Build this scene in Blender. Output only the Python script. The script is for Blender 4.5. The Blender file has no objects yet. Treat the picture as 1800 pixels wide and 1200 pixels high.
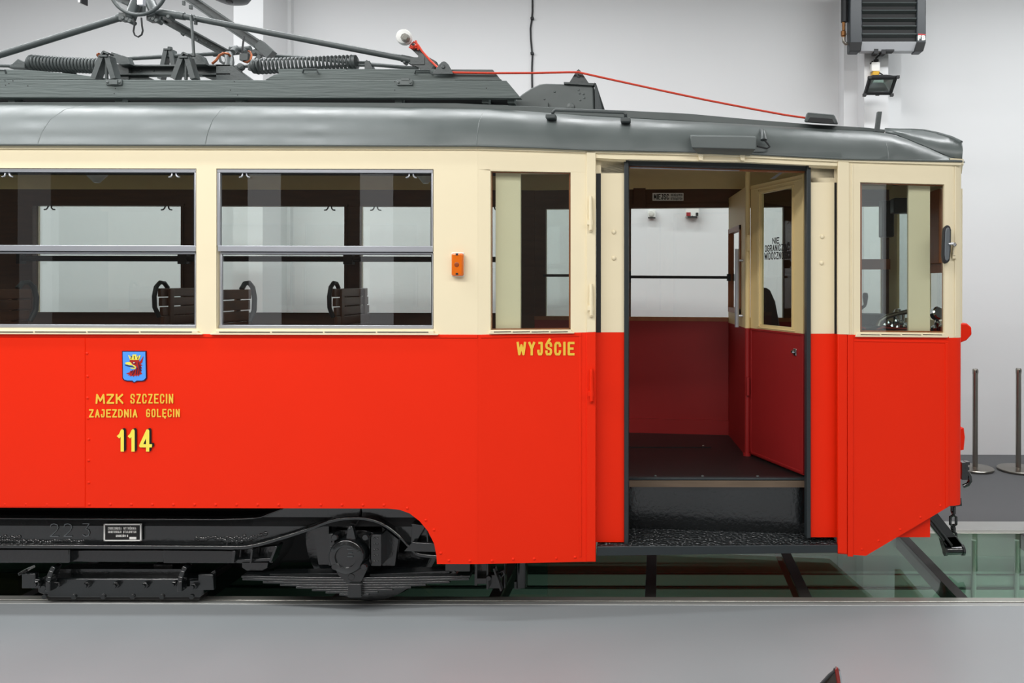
import bpy, bmesh, math, random
from mathutils import Vector as V, Matrix
random.seed(7)
C = bpy.context.scene.collection
R = math.radians

# ------------------------------------------------------------------ camera, world, lights, exposure
F, CX, CY, TH, D0, H = 1266.0, 1160.0, 497.0, 0.0022, 4.52, 2.15
cam_d = bpy.data.cameras.new('camera'); cam = bpy.data.objects.new('camera', cam_d); C.objects.link(cam)
cam_d.sensor_width = 36.0; cam_d.sensor_fit = 'HORIZONTAL'; cam_d.lens = F/1800*36.0
cam_d.shift_x = (900-CX)/1800; cam_d.shift_y = (CY-600)/1800
cam.matrix_world = Matrix.Translation((0, -D0, H)) @ Matrix.Rotation(R(90), 4, 'X') @ Matrix.Rotation(TH, 4, 'Z')
cam_d.clip_start = 0.05; cam_d.clip_end = 100
bpy.context.scene.camera = cam
sc = bpy.context.scene
sc.view_settings.view_transform = 'Standard'; sc.view_settings.look = 'None'
sc.view_settings.gamma = 1.0; sc.view_settings.use_curve_mapping = False
sc.view_settings.exposure = 0.0
w = bpy.data.worlds.new('world'); sc.world = w; w.use_nodes = True
w.node_tree.nodes['Background'].inputs[0].default_value = (0.85, 0.92, 1.0, 1)
w.node_tree.nodes['Background'].inputs[1].default_value = 0.4

def area(name, loc, sx, sy, power, rot=(0, 0, 0), col=(1, 1, 1)):
    l = bpy.data.lights.new(name, 'AREA'); l.shape = 'RECTANGLE'; l.size = sx; l.size_y = sy; l.energy = power; l.color = col
    o = bpy.data.objects.new(name, l); C.objects.link(o); o.location = loc; o.rotation_euler = rot
    return o
# added glowing strips that reflect as pale columns; rows of ceiling strip lights
for x_ in (-15.0, -11.7, -7.4, -5.3, 1.5, 6.5, 9.6):
    area('hall_glow_strip', (x_, -8.9, 3.0), 0.62, 4.6, 3 if x_ == -11.7 else 9, (R(90), 0, 0), (0.93, 0.97, 1.0))
area('ceiling_strip_light', (-6.2, -1.0, 6.3), 7.0, 0.35, 200, (0, 0, 0), (0.95, 0.98, 1.0))
area('ceiling_strip_light', (-5.5, -4.0, 6.3), 9.0, 0.5, 480, (0, 0, 0), (1.0, 0.99, 0.97))
area('ceiling_strip_light', (4.0, -4.6, 6.3), 7.0, 0.5, 345, (0, 0, 0), (1.0, 0.99, 0.97))
area('ceiling_strip_light', (-3.0, -7.0, 6.3), 13.0, 0.5, 420, (0, 0, 0), (1.0, 0.98, 0.96))
area('ceiling_strip_light', (-4.0, 1.8, 6.3), 9.0, 0.4, 300, (0, 0, 0), (0.97, 0.99, 1.0))
area('ceiling_strip_light', (5.0, 1.8, 6.3), 6.0, 0.4, 255, (0, 0, 0), (0.97, 0.99, 1.0))
# fill lights added inside the pit to brighten it under the glass
area('pit_fill_light', (4.6, 0.46, -1.3), 4.4, 0.3, 30, (R(90), 0, 0), (0.9, 1.0, 0.95))
area('pit_fill_light', (-0.6, 0.46, -0.9), 2.6, 0.2, 3.0, (R(90), 0, 0), (0.9, 1.0, 0.95))

# ------------------------------------------------------------------ pixel helpers (1800x1200 frame) -> points at a true depth
X0 = (840-CX)/F*D0; M = 0.109
def ray(px, py):
    dx, dy = px-CX, py-CY
    return (dx+TH*dy)/F, (dy-TH*dx)/F
def P(px, py, Y):
    u, v = ray(px, py); D = Y+D0
    return V((u*D, Y, H-v*D))
def PS(px, py, o=0.0):                      # on the tram's near side (o = outward offset)
    u, v = ray(px, py)
    D = (D0-o) if px < 840 else (D0-o-M*X0)/(1-M*u)
    return V((u*D, D-D0, H-v*D))
def sideY(X): return 0.0 if X < X0 else M*(X-X0)
def sc_at(Y): return F/(Y+D0)

# ------------------------------------------------------------------ materials
def srgb(c):
    return tuple(((x/255)/12.92 if x/255 <= 0.04045 else ((x/255+0.055)/1.055)**2.4) for x in c)
MATS = {}
def mat(name, col, rough=0.5, metal=0.0, noise=0.0, nscale=8.0, bump=0.0, bscale=40.0, coat=0.0, spec=0.5, stretch=(1, 1, 1), rnoise=0.0):
    m = bpy.data.materials.new(name); m.use_nodes = True; nt = m.node_tree; b = nt.nodes['Principled BSDF']
    c = srgb(col); b.inputs['Base Color'].default_value = (*c, 1)
    b.inputs['Roughness'].default_value = rough; b.inputs['Metallic'].default_value = metal
    b.inputs['Specular IOR Level'].default_value = spec; b.inputs['Coat Weight'].default_value = coat; b.inputs['Coat Roughness'].default_value = 0.12
    tc = nt.nodes.new('ShaderNodeTexCoord'); mp = nt.nodes.new('ShaderNodeMapping'); mp.inputs['Scale'].default_value = stretch
    nt.links.new(tc.outputs['Object'], mp.inputs['Vector'])
    if noise or rnoise:
        n = nt.nodes.new('ShaderNodeTexNoise'); n.inputs['Scale'].default_value = nscale; n.inputs['Detail'].default_value = 5
        nt.links.new(mp.outputs['Vector'], n.inputs['Vector'])
    if noise:
        r = nt.nodes.new('ShaderNodeMix'); r.data_type = 'RGBA'
        r.inputs['A'].default_value = (*[max(0, x*(1-noise)) for x in c], 1); r.inputs['B'].default_value = (*[min(1, x*(1+noise)) for x in c], 1)
        nt.links.new(n.outputs['Fac'], r.inputs['Factor']); nt.links.new(r.outputs['Result'], b.inputs['Base Color'])
    if rnoise:
        mr = nt.nodes.new('ShaderNodeMapRange'); mr.inputs['From Min'].default_value = 0.3; mr.inputs['From Max'].default_value = 0.7
        mr.inputs['To Min'].default_value = max(0, rough-rnoise); mr.inputs['To Max'].default_value = rough+rnoise
        nt.links.new(n.outputs['Fac'], mr.inputs['Value']); nt.links.new(mr.outputs['Result'], b.inputs['Roughness'])
    if bump:
        n2 = nt.nodes.new('ShaderNodeTexNoise'); n2.inputs['Scale'].default_value = bscale; n2.inputs['Detail'].default_value = 4
        nt.links.new(mp.outputs['Vector'], n2.inputs['Vector'])
        bp = nt.nodes.new('ShaderNodeBump'); bp.inputs['Strength'].default_value = bump; bp.inputs['Distance'].default_value = 0.01
        nt.links.new(n2.outputs['Fac'], bp.inputs['Height']); nt.links.new(bp.outputs['Normal'], b.inputs['Normal'])
    MATS[name] = m; return m
def glass(name, tint, ior=1.5, rough=0.0, gain=1.0):
    m = bpy.data.materials.new(name); m.use_nodes = True; nt = m.node_tree
    for n in list(nt.nodes):
        if n.type != 'OUTPUT_MATERIAL': nt.nodes.remove(n)
    out = [n for n in nt.nodes if n.type == 'OUTPUT_MATERIAL'][0]
    t = nt.nodes.new('ShaderNodeBsdfTransparent'); t.inputs[0].default_value = (*tint, 1)
    g = nt.nodes.new('ShaderNodeBsdfGlossy'); g.inputs['Roughness'].default_value = rough; g.inputs[0].default_value = (1, 1, 1, 1)
    # Schlick reflectance, the same from both sides of the pane
    f0 = ((ior-1)/(ior+1))**2
    ge = nt.nodes.new('ShaderNodeNewGeometry'); dt = nt.nodes.new('ShaderNodeVectorMath'); dt.operation = 'DOT_PRODUCT'
    nt.links.new(ge.outputs['Normal'], dt.inputs[0]); nt.links.new(ge.outputs['Incoming'], dt.inputs[1])
    def mth(op, a, b=None):
        n = nt.nodes.new('ShaderNodeMath'); n.operation = op
        if hasattr(a, 'links'): nt.links.new(a, n.inputs[0])
        else: n.inputs[0].default_value = a
        if b is not None: n.inputs[1].default_value = b
        return n.outputs[0]
    pw = mth('POWER', mth('SUBTRACT', 1.0), 5.0); sb = pw.node.inputs[0].links[0].from_node
    nt.links.new(mth('ABSOLUTE', dt.outputs['Value']), sb.inputs[1])
    fr = mth('ADD', mth('MULTIPLY', pw, 1-f0), f0)
    mx = nt.nodes.new('ShaderNodeMixShader')
    ml = nt.nodes.new('ShaderNodeMath'); ml.operation = 'MULTIPLY'; ml.inputs[1].default_value = gain; ml.use_clamp = True
    nt.links.new(fr, ml.inputs[0]); nt.links.new(ml.outputs[0], mx.inputs[0])
    nt.links.new(t.outputs[0], mx.inputs[1]); nt.links.new(g.outputs[0], mx.inputs[2]); nt.links.new(mx.outputs[0], out.inputs[0])
    MATS[name] = m; return m

red = mat('red_paint', (236, 40, 3), 0.5, noise=0.03, nscale=2.0, spec=0.22)
cream = mat('cream_paint', (238, 225, 192), 0.45, noise=0.03, nscale=3.0, spec=0.4)
roofm = mat('roof_grey', (94, 101, 100), 0.4, noise=0.10, nscale=4.0, bump=0.25, bscale=6.0, rnoise=0.1)
boardm = mat('grey_painted_timber', (92, 101, 99), 0.6, noise=0.18, nscale=6.0, bump=0.5, bscale=18, stretch=(0.25, 1, 4))
pantm = mat('pantograph_grey', (74, 80, 80), 0.42, noise=0.1, nscale=12, bump=0.15, bscale=60)
blackm = mat('black_chassis_paint', (19, 22, 23), 0.18, noise=0.2, nscale=12, bump=0.35, bscale=40, spec=0.6, coat=0.8)
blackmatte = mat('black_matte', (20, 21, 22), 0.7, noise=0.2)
jambm = mat('dark_rubber_jamb', (38, 45, 48), 0.45, noise=0.15)
alu = mat('aluminium', (190, 193, 200), 0.34, metal=0.6, noise=0.05)
gasket = mat('gasket', (30, 31, 33), 0.6)
wood = mat('dark_wood', (84, 54, 36), 0.5, noise=0.35, nscale=3, stretch=(1.2, 1, 9))
sillwood = mat('worn_sill_wood', (104, 88, 72), 0.6, noise=0.3, nscale=5, stretch=(1, 1, 9))
wood2 = mat('seat_wood', (96, 62, 42), 0.42, noise=0.3, nscale=4, stretch=(1.2, 1, 9))
woodred = mat('reddish_wood', (158, 94, 56), 0.45, noise=0.3, nscale=4, stretch=(4, 4, 0.8))
maroon = mat('interior_red', (148, 26, 26), 0.5, noise=0.06)
incream = mat('interior_cream', (226, 202, 146), 0.5, noise=0.05)
floorblk = mat('ribbed_black_floor', (26, 24, 24), 0.42, noise=0.25, nscale=14, bump=0.4, bscale=90, stretch=(6, 1, 1))
chrome = mat('chrome', (205, 207, 210), 0.16, metal=1.0)
steel = mat('brushed_steel', (150, 146, 138), 0.28, metal=1.0, noise=0.06)
wallm = mat('white_wall', (224, 225, 226), 0.85, noise=0.015, nscale=1.2)
floorm = mat('grey_epoxy_floor', (149, 154, 157), 0.34, noise=0.05, nscale=1.4, rnoise=0.06)
ceilm = mat('dark_ceiling', (96, 90, 84), 0.9)
hallm = mat('hall_wall', (72, 66, 62), 0.9, noise=0.1)
trimm = mat('galvanised_edge', (172, 174, 172), 0.42, metal=0.35, noise=0.1, nscale=9, stretch=(0.4, 1, 1))
railm = mat('rail_steel', (186, 186, 178), 0.3, metal=0.7, noise=0.08, nscale=6, stretch=(0.3, 1, 1))
floor2 = mat('shaded_floor', (92, 93, 95), 0.6, noise=0.06, nscale=1.5, spec=0.2)  # floor colour darkened for the shade behind the tram
pitm = mat('pit_wall_paint', (160, 172, 164), 0.8, noise=0.06)
brownblk = mat('brown_black', (34, 32, 30), 0.6)
leather = mat('dark_leather', (44, 34, 32), 0.4, noise=0.15)
amber = mat('amber_lens', (226, 108, 10), 0.22, coat=0.6)
yellow = mat('yellow_lettering', (240, 196, 66), 0.5)
numyel = mat('number_yellow', (248, 230, 84), 0.5)
inkm = mat('black_ink', (18, 17, 17), 0.55)
blue = mat('emblem_blue', (82, 156, 246), 0.45)
navy = mat('emblem_navy', (34, 20, 62), 0.5)
embred = mat('emblem_red', (176, 26, 18), 0.5)
white = mat('white_enamel', (230, 230, 226), 0.35)
ropem = mat('red_cord', (214, 66, 40), 0.7, noise=0.3, nscale=90)
copper = mat('copper_braid', (150, 84, 50), 0.45, metal=0.6)
brass = mat('brass', (140, 98, 60), 0.4, metal=0.8)
heatm = mat('heater_anthracite', (42, 48, 53), 0.4)
heatg = mat('heater_grey', (176, 178, 182), 0.45)
yel = mat('yellow_plastic', (214, 164, 24), 0.45)
winglass = glass('window_glass', (0.83, 0.88, 0.86), 1.5, gain=1.6)
pitglass = glass('pit_glass', (0.7, 0.83, 0.76), 1.5, gain=0.9)
lampglass = glass('lamp_glass', (0.9, 0.93, 0.93), 1.45)

# ------------------------------------------------------------------ mesh builder
ORG = {}
class MB:
    def __init__(s): s.v = []; s.f = []
    def add(s, vs, fs):
        n = len(s.v); s.v += [V(p) for p in vs]; s.f += [tuple(i+n for i in f) for f in fs]; return s
    def prism(s, pts, ext):
        n = len(pts); e = V(ext)
        return s.add(list(pts)+[V(p)+e for p in pts], [tuple(range(n)), tuple(range(2*n-1, n-1, -1))]+[(i, (i+1) % n+0, (i+1) % n+n, i+n)[::-1] for i in range(n)])
    def flat(s, pts): return s.add(pts, [tuple(range(len(pts)))])
    def box(s, c, d, rot=None):
        x, y, z = [k/2 for k in d]; p = [V((a*x, b*y, e*z)) for a in (-1, 1) for b in (-1, 1) for e in (-1, 1)]
        if rot is not None: p = [rot @ q for q in p]
        return s.add([q+V(c) for q in p], [(0, 1, 3, 2), (4, 6, 7, 5), (0, 4, 5, 1), (2, 3, 7, 6), (0, 2, 6, 4), (1, 5, 7, 3)])
    def bx(s, x0, x1, y0, y1, z0, z1): return s.box(((x0+x1)/2, (y0+y1)/2, (z0+z1)/2), (abs(x1-x0), abs(y1-y0), abs(z1-z0)))
    def ring(s, c, ax, r, n, up=None):
        ax = V(ax).normalized(); u = V(up) if up else (V((0, 0, 1)) if abs(ax.z) < 0.9 else V((1, 0, 0)))
        a = ax.cross(u).normalized(); b = ax.cross(a)
        return [V(c)+a*(r*math.cos(2*math.pi*i/n))+b*(r*math.sin(2*math.pi*i/n)) for i in range(n)]
    def tube(s, path, r, n=10, closed=False, caps=True):
        path = [V(p) for p in path]; k = len(path); rs = r if isinstance(r, (list, tuple)) else [r]*k
        base = len(s.v); prev = None
        for i, p in enumerate(path):
            if closed: t = path[(i+1) % k]-path[i-1]
            else: t = path[min(i+1, k-1)]-path[max(i-1, 0)]
            t.normalize()
            if prev is None:
                u = V((0, 0, 1)) if abs(t.z) < 0.9 else V((1, 0, 0)); a = t.cross(u).normalized()
            else: a = (prev-t*prev.dot(t)).normalized()
            prev = a; b = t.cross(a)
            s.v += [p+a*(rs[i]*math.cos(2*math.pi*j/n))+b*(rs[i]*math.sin(2*math.pi*j/n)) for j in range(n)]
        for i in range(k if closed else k-1):
            for j in range(n):
                q = (i+1) % k
                s.f.append((base+i*n+j, base+i*n+(j+1) % n, base+q*n+(j+1) % n, base+q*n+j))
        if caps and not closed:
            s.f.append(tuple(base+j for j in range(n))[::-1]); s.f.append(tuple(base+(k-1)*n+j for j in range(n)))
        return s
    def cyl(s, p0, p1, r, n=16, r1=None): return s.tube([p0, p1], [r, r if r1 is None else r1], n)
    def lathe(s, c, ax, prof, n=24):                    # prof: list of (radius, distance along axis)
        ax = V(ax).normalized(); return s.tube_prof(c, ax, prof, n)
    def tube_prof(s, c, ax, prof, n):
        base = len(s.v)
        for r, h in prof: s.v += s.ring(V(c)+ax*h, ax, max(r, 1e-4), n)
        for i in range(len(prof)-1):
            for j in range(n): s.f.append((base+i*n+j, base+(i+1)*n+j, base+(i+1)*n+(j+1) % n, base+i*n+(j+1) % n))
        s.f.append(tuple(base+j for j in range(n))); s.f.append(tuple(base+(len(prof)-1)*n+j for j in range(n))[::-1]); return s
    def bar(s, p0, p1, w, h, up=(0, 0, 1)):             # rectangular bar
        p0, p1 = V(p0), V(p1); t = (p1-p0).normalized(); a = t.cross(V(up)).normalized()*(w/2); b = t.cross(a).normalized()*(h/2)
        q = [p0-a-b, p0+a-b, p0+a+b, p0-a+b, p1-a-b, p1+a-b, p1+a+b, p1-a+b]
        return s.add(q, [(0, 1, 2, 3), (7, 6, 5, 4), (0, 4, 5, 1), (1, 5, 6, 2), (2, 6, 7, 3), (3, 7, 4, 0)])
    def dome(s, c, ax, r, h=0.6, n=8):
        return s.lathe(c, ax, [(r, 0), (r*0.85, r*h*0.55), (r*0.45, r*h*0.92), (r*0.05, r*h)], n)
    def grid(s, rows):
        n = len(rows[0]); base = len(s.v)
        for r in rows: s.v += [V(p) for p in r]
        for i in range(len(rows)-1):
            for j in range(n-1): s.f.append((base+i*n+j, base+i*n+j+1, base+(i+1)*n+j+1, base+(i+1)*n+j))
        return s
    def build(s, name, m, parent=None, bevel=0.0, smooth=False, solid=0.0, loc=None, segs=2):
        me = bpy.data.meshes.new(name); o = bpy.data.objects.new(name, me); C.objects.link(o)
        if parent is not None: org = ORG[parent.name]; o.parent = parent
        else:
            if loc is None:
                xs = [p.x for p in s.v]; ys = [p.y for p in s.v]; zs = [p.z for p in s.v]
                loc = ((min(xs)+max(xs))/2, (min(ys)+max(ys))/2, min(zs))
            org = V(loc); o.location = org
        ORG[o.name] = org
        me.from_pydata([tuple(p-org) for p in s.v], [], s.f); me.update()
        bm = bmesh.new(); bm.from_mesh(me); bmesh.ops.recalc_face_normals(bm, faces=bm.faces); bm.to_mesh(me); bm.free()
        me.materials.append(m)
        if solid:
            md = o.modifiers.new('solid', 'SOLIDIFY'); md.thickness = solid; md.offset = 0
        if bevel:
            md = o.modifiers.new('bevel', 'BEVEL'); md.width = bevel; md.segments = segs; md.limit_method = 'ANGLE'; md.angle_limit = R(40)
        if smooth or bevel:
            for p in me.polygons: p.use_smooth = True
            try: me.set_sharp_from_angle(angle=R(38))
            except Exception: pass
        return o
def build_each(mb, name, m, parent, **k):          # one part per separate piece
    n = len(mb.v); par = list(range(n))
    def find(i):
        while par[i] != i: par[i] = par[par[i]]; i = par[i]
        return i
    for f in mb.f:
        for q in f[1:]: par[find(q)] = find(f[0])
    groups = {}
    for f in mb.f: groups.setdefault(find(f[0]), []).append(f)
    first = None
    for g, fs in groups.items():
        used = sorted({i for f in fs for i in f}); mp_ = {i: j for j, i in enumerate(used)}
        b = MB(); b.v = [mb.v[i] for i in used]; b.f = [tuple(mp_[i] for i in f) for f in fs]
        o = b.build(name, m, parent, **k); first = first or o
    return first
def thing(name, label, cat, loc, group=None):
    o = bpy.data.objects.new(name, None); C.objects.link(o); o.location = loc; ORG[o.name] = V(loc)
    o['label'] = label; o['category'] = cat; o.empty_display_size = 0.2
    if group: o['group'] = group
    return o
def tag(o, label, cat, group=None):
    o['label'] = label; o['category'] = cat
    if group: o['group'] = group
    return o
def struct(o): o['kind'] = 'structure'; return o
def spoly(mb, pts, o, t): return mb.prism([PS(x, y, o) for x, y in pts], (0, t, 0))
def srect(mb, x0, y0, x1, y1, o, t): return spoly(mb, [(x0, y0), (x1, y0), (x1, y1), (x0, y1)], o, t)
def ppoly(mb, pts, Y, t): return mb.prism([P(x, y, Y) for x, y in pts], (0, t, 0))
def prect(mb, x0, y0, x1, y1, Y, t): return ppoly(mb, [(x0, y0), (x1, y0), (x1, y1), (x0, y1)], Y, t)
def arc2(cx, cy, rx, ry, a0, a1, n): return [(cx+rx*math.cos(R(a0+(a1-a0)*i/n)), cy-ry*math.sin(R(a0+(a1-a0)*i/n))) for i in range(n+1)]

# ------------------------------------------------------------------ stroke lettering
O_ = [(0.2, 1), (0.8, 1), (1, 0.82), (1, 0.18), (0.8, 0), (0.2, 0), (0, 0.18), (0, 0.82), (0.2, 1)]
G = {'W': [[(0, 1), (.22, 0), (.5, .8), (.78, 0), (1, 1)]], 'Y': [[(0, 1), (.5, .48), (1, 1)], [(.5, .5), (.5, 0)]],
 'J': [[(.3, 1), (.9, 1), (.9, .18), (.7, 0), (.2, 0), (0, .18), (0, .3)]],
 'S': [[(1, .76), (1, .85), (.82, 1), (.18, 1), (0, .85), (0, .68), (.15, .56), (.85, .44), (1, .32), (1, .15), (.82, 0), (.18, 0), (0, .15), (0, .24)]],
 'C': [[(1, .75), (1, .82), (.8, 1), (.2, 1), (0, .82), (0, .18), (.2, 0), (.8, 0), (1, .18), (1, .25)]], 'I': [[(.5, 0), (.5, 1)]],
 'E': [[(1, 1), (0, 1), (0, 0), (1, 0)], [(0, .5), (.8, .5)]], 'M': [[(0, 0), (0.08, 1), (.5, .25), (.92, 1), (1, 0)]],
 'Z': [[(0, 1), (1, 1), (0, 0), (1, 0)]], 'K': [[(0, 0), (0, 1)], [(.95, 1), (.05, .42)], [(.3, .6), (1, 0)]],
 'N': [[(0, 0), (0, 1), (1, 0), (1, 1)]], 'A': [[(0, 0), (.5, 1), (1, 0)], [(.2, .32), (.8, .32)]],
 'D': [[(0, 0), (0, 1), (.65, 1), (1, .75), (1, .25), (.65, 0), (0, 0)]], 'O': [O_], 'L': [[(0, 1), (0, 0), (1, 0)]],
 'G': [[(1, .8), (.8, 1), (.2, 1), (0, .82), (0, .18), (.2, 0), (.8, 0), (1, .18), (1, .48), (.55, .48)]],
 'R': [[(0, 0), (0, 1), (.75, 1), (1, .85), (1, .62), (.75, .48), (0, .48)], [(.5, .48), (1, 0)]],
 'H': [[(0, 0), (0, 1)], [(1, 0), (1, 1)], [(0, .5), (1, .5)]], 'T': [[(0, 1), (1, 1)], [(.5, 1), (.5, 0)]],
 'U': [[(0, 1), (0, .18), (.2, 0), (.8, 0), (1, .18), (1, 1)]],
 'B': [[(0, 0), (0, 1), (.75, 1), (.95, .87), (.95, .63), (.75, .5), (0, .5)], [(.75, .5), (1, .37), (1, .13), (.75, 0), (0, 0)]],
 'F': [[(0, 0), (0, 1), (1, 1)], [(0, .5), (.75, .5)]],
 '1': [[(0, .72), (.3, .8), (.62, 1), (.62, 0)]], '4': [[(.75, 0), (.75, 1), (0, .22), (1.05, .22)]],
 '2': [[(0, .78), (.1, .95), (.5, 1), (.9, .9), (1, .7), (.8, .45), (0, 0), (1, 0)]],
 '3': [[(0, 1), (.95, 1), (.45, .6), (.85, .5), (1, .3), (.85, .05), (.4, 0), (0, .12)]]}
def acc(b, extra): return G[b]+extra
G['Ś'] = acc('S', [[(.4, 1.14), (.7, 1.3)]]); G['Ć'] = acc('C', [[(.4, 1.14), (.7, 1.3)]]); G['Ó'] = acc('O', [[(.4, 1.14), (.7, 1.3)]])
G['Ń'] = acc('N', [[(.4, 1.14), (.7, 1.3)]]); G['Ę'] = acc('E', [[(.75, 0), (.6, -.12), (.8, -.2)]]); G['Ą'] = acc('A', [[(1, 0), (.9, -.12), (1.1, -.2)]])
def strokes(mb, lines, wd, fn):
    h = wd/2; fn0 = fn; cnt = [0]
    def flat(pts): cnt[0] += 1; mb.flat([fn0(*p)+V((0, -.00013*cnt[0], 0)) for p in pts])   # each stroke a hair above the last
    for ln in lines:
        n = len(ln); closed = n > 2 and ln[0] == ln[-1]
        for i in range(n-1):
            (x0, y0), (x1, y1) = ln[i], ln[i+1]; l = math.hypot(x1-x0, y1-y0) or 1e-6; dx, dy = (x1-x0)/l*h, (y1-y0)/l*h
            if i == 0 and not closed: x0 -= dx*.96; y0 -= dy*.96
            if i == n-2 and not closed: x1 += dx*.96; y1 += dy*.96
            flat([(x0-dy, y0+dx), (x1-dy, y1+dx), (x1+dy, y1-dx), (x0+dy, y0-dx)])
        for i in (range(n-1) if closed else range(1, n-1)):
            x, y = ln[i]; flat([(x+h*math.cos(k*math.pi/4+.39), y+h*math.sin(k*math.pi/4+.39)) for k in range(8)])
def write(mb, text, x0, x1, ytop, ybot, wd, fn, gap=0.7, narrow={'W': 1.6, 'M': 1.3, 'I': 0.002, '1': .55, ' ': .5, 'J': .8}):
    ws = [narrow.get(c, 1.0) for c in text]; g = gap*wd
    u = (x1-x0-wd-(len(text)-1)*(g+wd))/sum(ws); x = x0+wd/2; h = ybot-ytop-wd
    for c, wc in zip(text, ws):
        if c != ' ':
            strokes(mb, [[(x+a*u*wc, ybot-wd/2-b*h) for a, b in ln] for ln in G[c]], wd, fn)
        x += wc*u+g+wd
# ------------------------------------------------------------------ the hall
YW = 4.55
def plane_box(name, m, x0, x1, y0, y1, z0, z1): return struct(MB().bx(x0, x1, y0, y1, z0, z1).build(name, m, loc=((x0+x1)/2, (y0+y1)/2, z0)))
plane_box('floor', floorm, -18, 12, -9, 0.30, -0.25, -0.004)
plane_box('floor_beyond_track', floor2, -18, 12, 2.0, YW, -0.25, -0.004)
plane_box('wall_back', wallm, -18, 12, YW, YW+0.2, -0.25, 6.5)
plane_box('wall_front', hallm, -18, 12, -9.2, -9, -0.25, 6.5)
plane_box('wall_left', wallm, -18.2, -18, -9.2, YW+.2, -0.25, 6.5)
plane_box('wall_right', wallm, 12, 12.2, -9.2, YW+.2, -0.25, 6.5)
plane_box('ceiling', ceilm, -18.2, 12.2, -9.2, YW+.2, 6.5, 6.7)
# wall columns
a, b = P(410, 300, 3.93).x, P(462, 300, 3.93).x
plane_box('trim_1', wallm, a, b, 3.93, YW, 0, 6.5)
plane_box('trim_2', wallm, P(502, 300, 4.5).x, P(512, 300, 4.5).x, 4.48, YW, 0, 6.5)
a, b = P(1519, 300, 4.0).x, P(1561, 300, 4.0).x
plane_box('trim_3', wallm, a, b, 4.0, YW, 0, 6.5)
plane_box('trim_4', wallm, b-0.02, P(1583, 300, 4.4).x, 4.38, YW, 0, 6.5)
plane_box('trim_5', wallm, P(1483, 300, 4.3).x, a+0.02, 4.3, YW, 0, 6.5)
# track: edge angles, rails
def strip(name, m, y0, y1, z0, z1): return struct(MB().bx(-18, 12, y0, y1, z0, z1).build(name, m, bevel=0.004, loc=(-3, (y0+y1)/2, z0)))
strip('trim_edge_near', trimm, 0.295, 0.335, -0.25, 0.0)
strip('trim_groove', blackmatte, 0.335, 0.352, -0.25, -0.012)
strip('trim_rail_near', railm, 0.352, 0.415, -0.2, 0.0)
strip('trim_rail_far', railm, 1.69, 1.755, -0.2, 0.0)
strip('trim_groove_far', blackmatte, 1.755, 1.77, -0.25, -0.012)
strip('trim_edge_far', trimm, 1.77, 2.0, -0.25, -0.001)
# pit under the glass
struct(MB().bx(-18, 12, 1.69, 1.75, -1.7, -0.2).build('wall_pit_far', pitm))
struct(MB().bx(-18, 12, 0.35, 0.41, -1.7, -0.2).build('wall_pit_near', pitm))
struct(MB().bx(-18, 12, 0.35, 1.75, -1.8, -1.7).build('floor_pit', pitm))
struct(MB().bx(-18, 12, 1.60, 1.69, -1.7, -0.33).build('trim_pit_ledge', pitm))
for z_ in (-.318, -.432): struct(MB().bx(-18, 12, 1.582, 1.60, z_-.003, z_+.003).build('trim_pit_shadow_strip', mat('pit_shadow_line', (60, 66, 62), .8)))  # dark strips drawn as the shadow lines of the ledge
struct(MB().bx(-18, 12, 1.585, 1.60, -1.7, -0.445).build('trim_pit_skirting', pitm))
beams = [-6.5-1.07*k for k in range(6)]+[-5.41, -4.34, -3.27, -2.20, -1.13, -0.06, 1.01, 2.08, 3.15, 4.22, 5.29, 6.36, 7.43]
beams = sorted(beams)
for x in beams:
    struct(MB().bx(x-.038, x+.038, 0.417, 1.689, -0.13, -0.003).build('trim_pit_beam', brownblk))
for i in range(len(beams)-1):
    struct(MB().bx(beams[i]+.04, beams[i+1]-.04, 0.418, 1.688, -0.022, -0.004).build('floor_glass', pitglass))
for px in (1713, 1789):
    x = P(px, 985, 1.56).x
    struct(MB().cyl((x, 1.575, -1.7), (x, 1.575, -0.02), 0.02, 10).build('trim_pit_pipe', pitm))

# ------------------------------------------------------------------ things around the tram
# stanchions
def stanchion(px, pyt, pyb, rb, lab):
    D = F*H/(pyb-CY-TH*(px-CX)); Y = D-D0; b = P(px, pyb, Y); top = P(px, pyt, Y).z
    t = thing('barrier_post', lab, 'barrier post', (b.x, b.y, 0), 'steel barrier posts by the far wall')
    MB().lathe((b.x, b.y, 0), (0, 0, 1), [(rb*.97, 0), (rb, .008), (rb, .02), (rb*.97, .026), (.05, .03), (.03, .034)], 40).build('base', steel, t, smooth=True)
    MB().cyl((b.x, b.y, .03), (b.x, b.y, top-.03), .029, 20).build('pole', steel, t, smooth=True)
    m = MB().lathe((b.x, b.y, top-.06), (0, 0, 1), [(.031, 0), (.031, .05), (.026, .06)], 20)
    m.build('cap', steel, t, smooth=True)
    MB().box((b.x, b.y-.028, top-.03), (.012, .01, .03)).box((b.x+.026, b.y-.006, top-.03), (.01, .012, .03)).build('belt_slot', gasket, t)
stanchion(1714, 648, 825, .205, 'polished steel barrier post nearest the red front corner of the tram')
stanchion(1790, 647, 826, .23, 'polished steel barrier post at the right edge of the picture')

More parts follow.
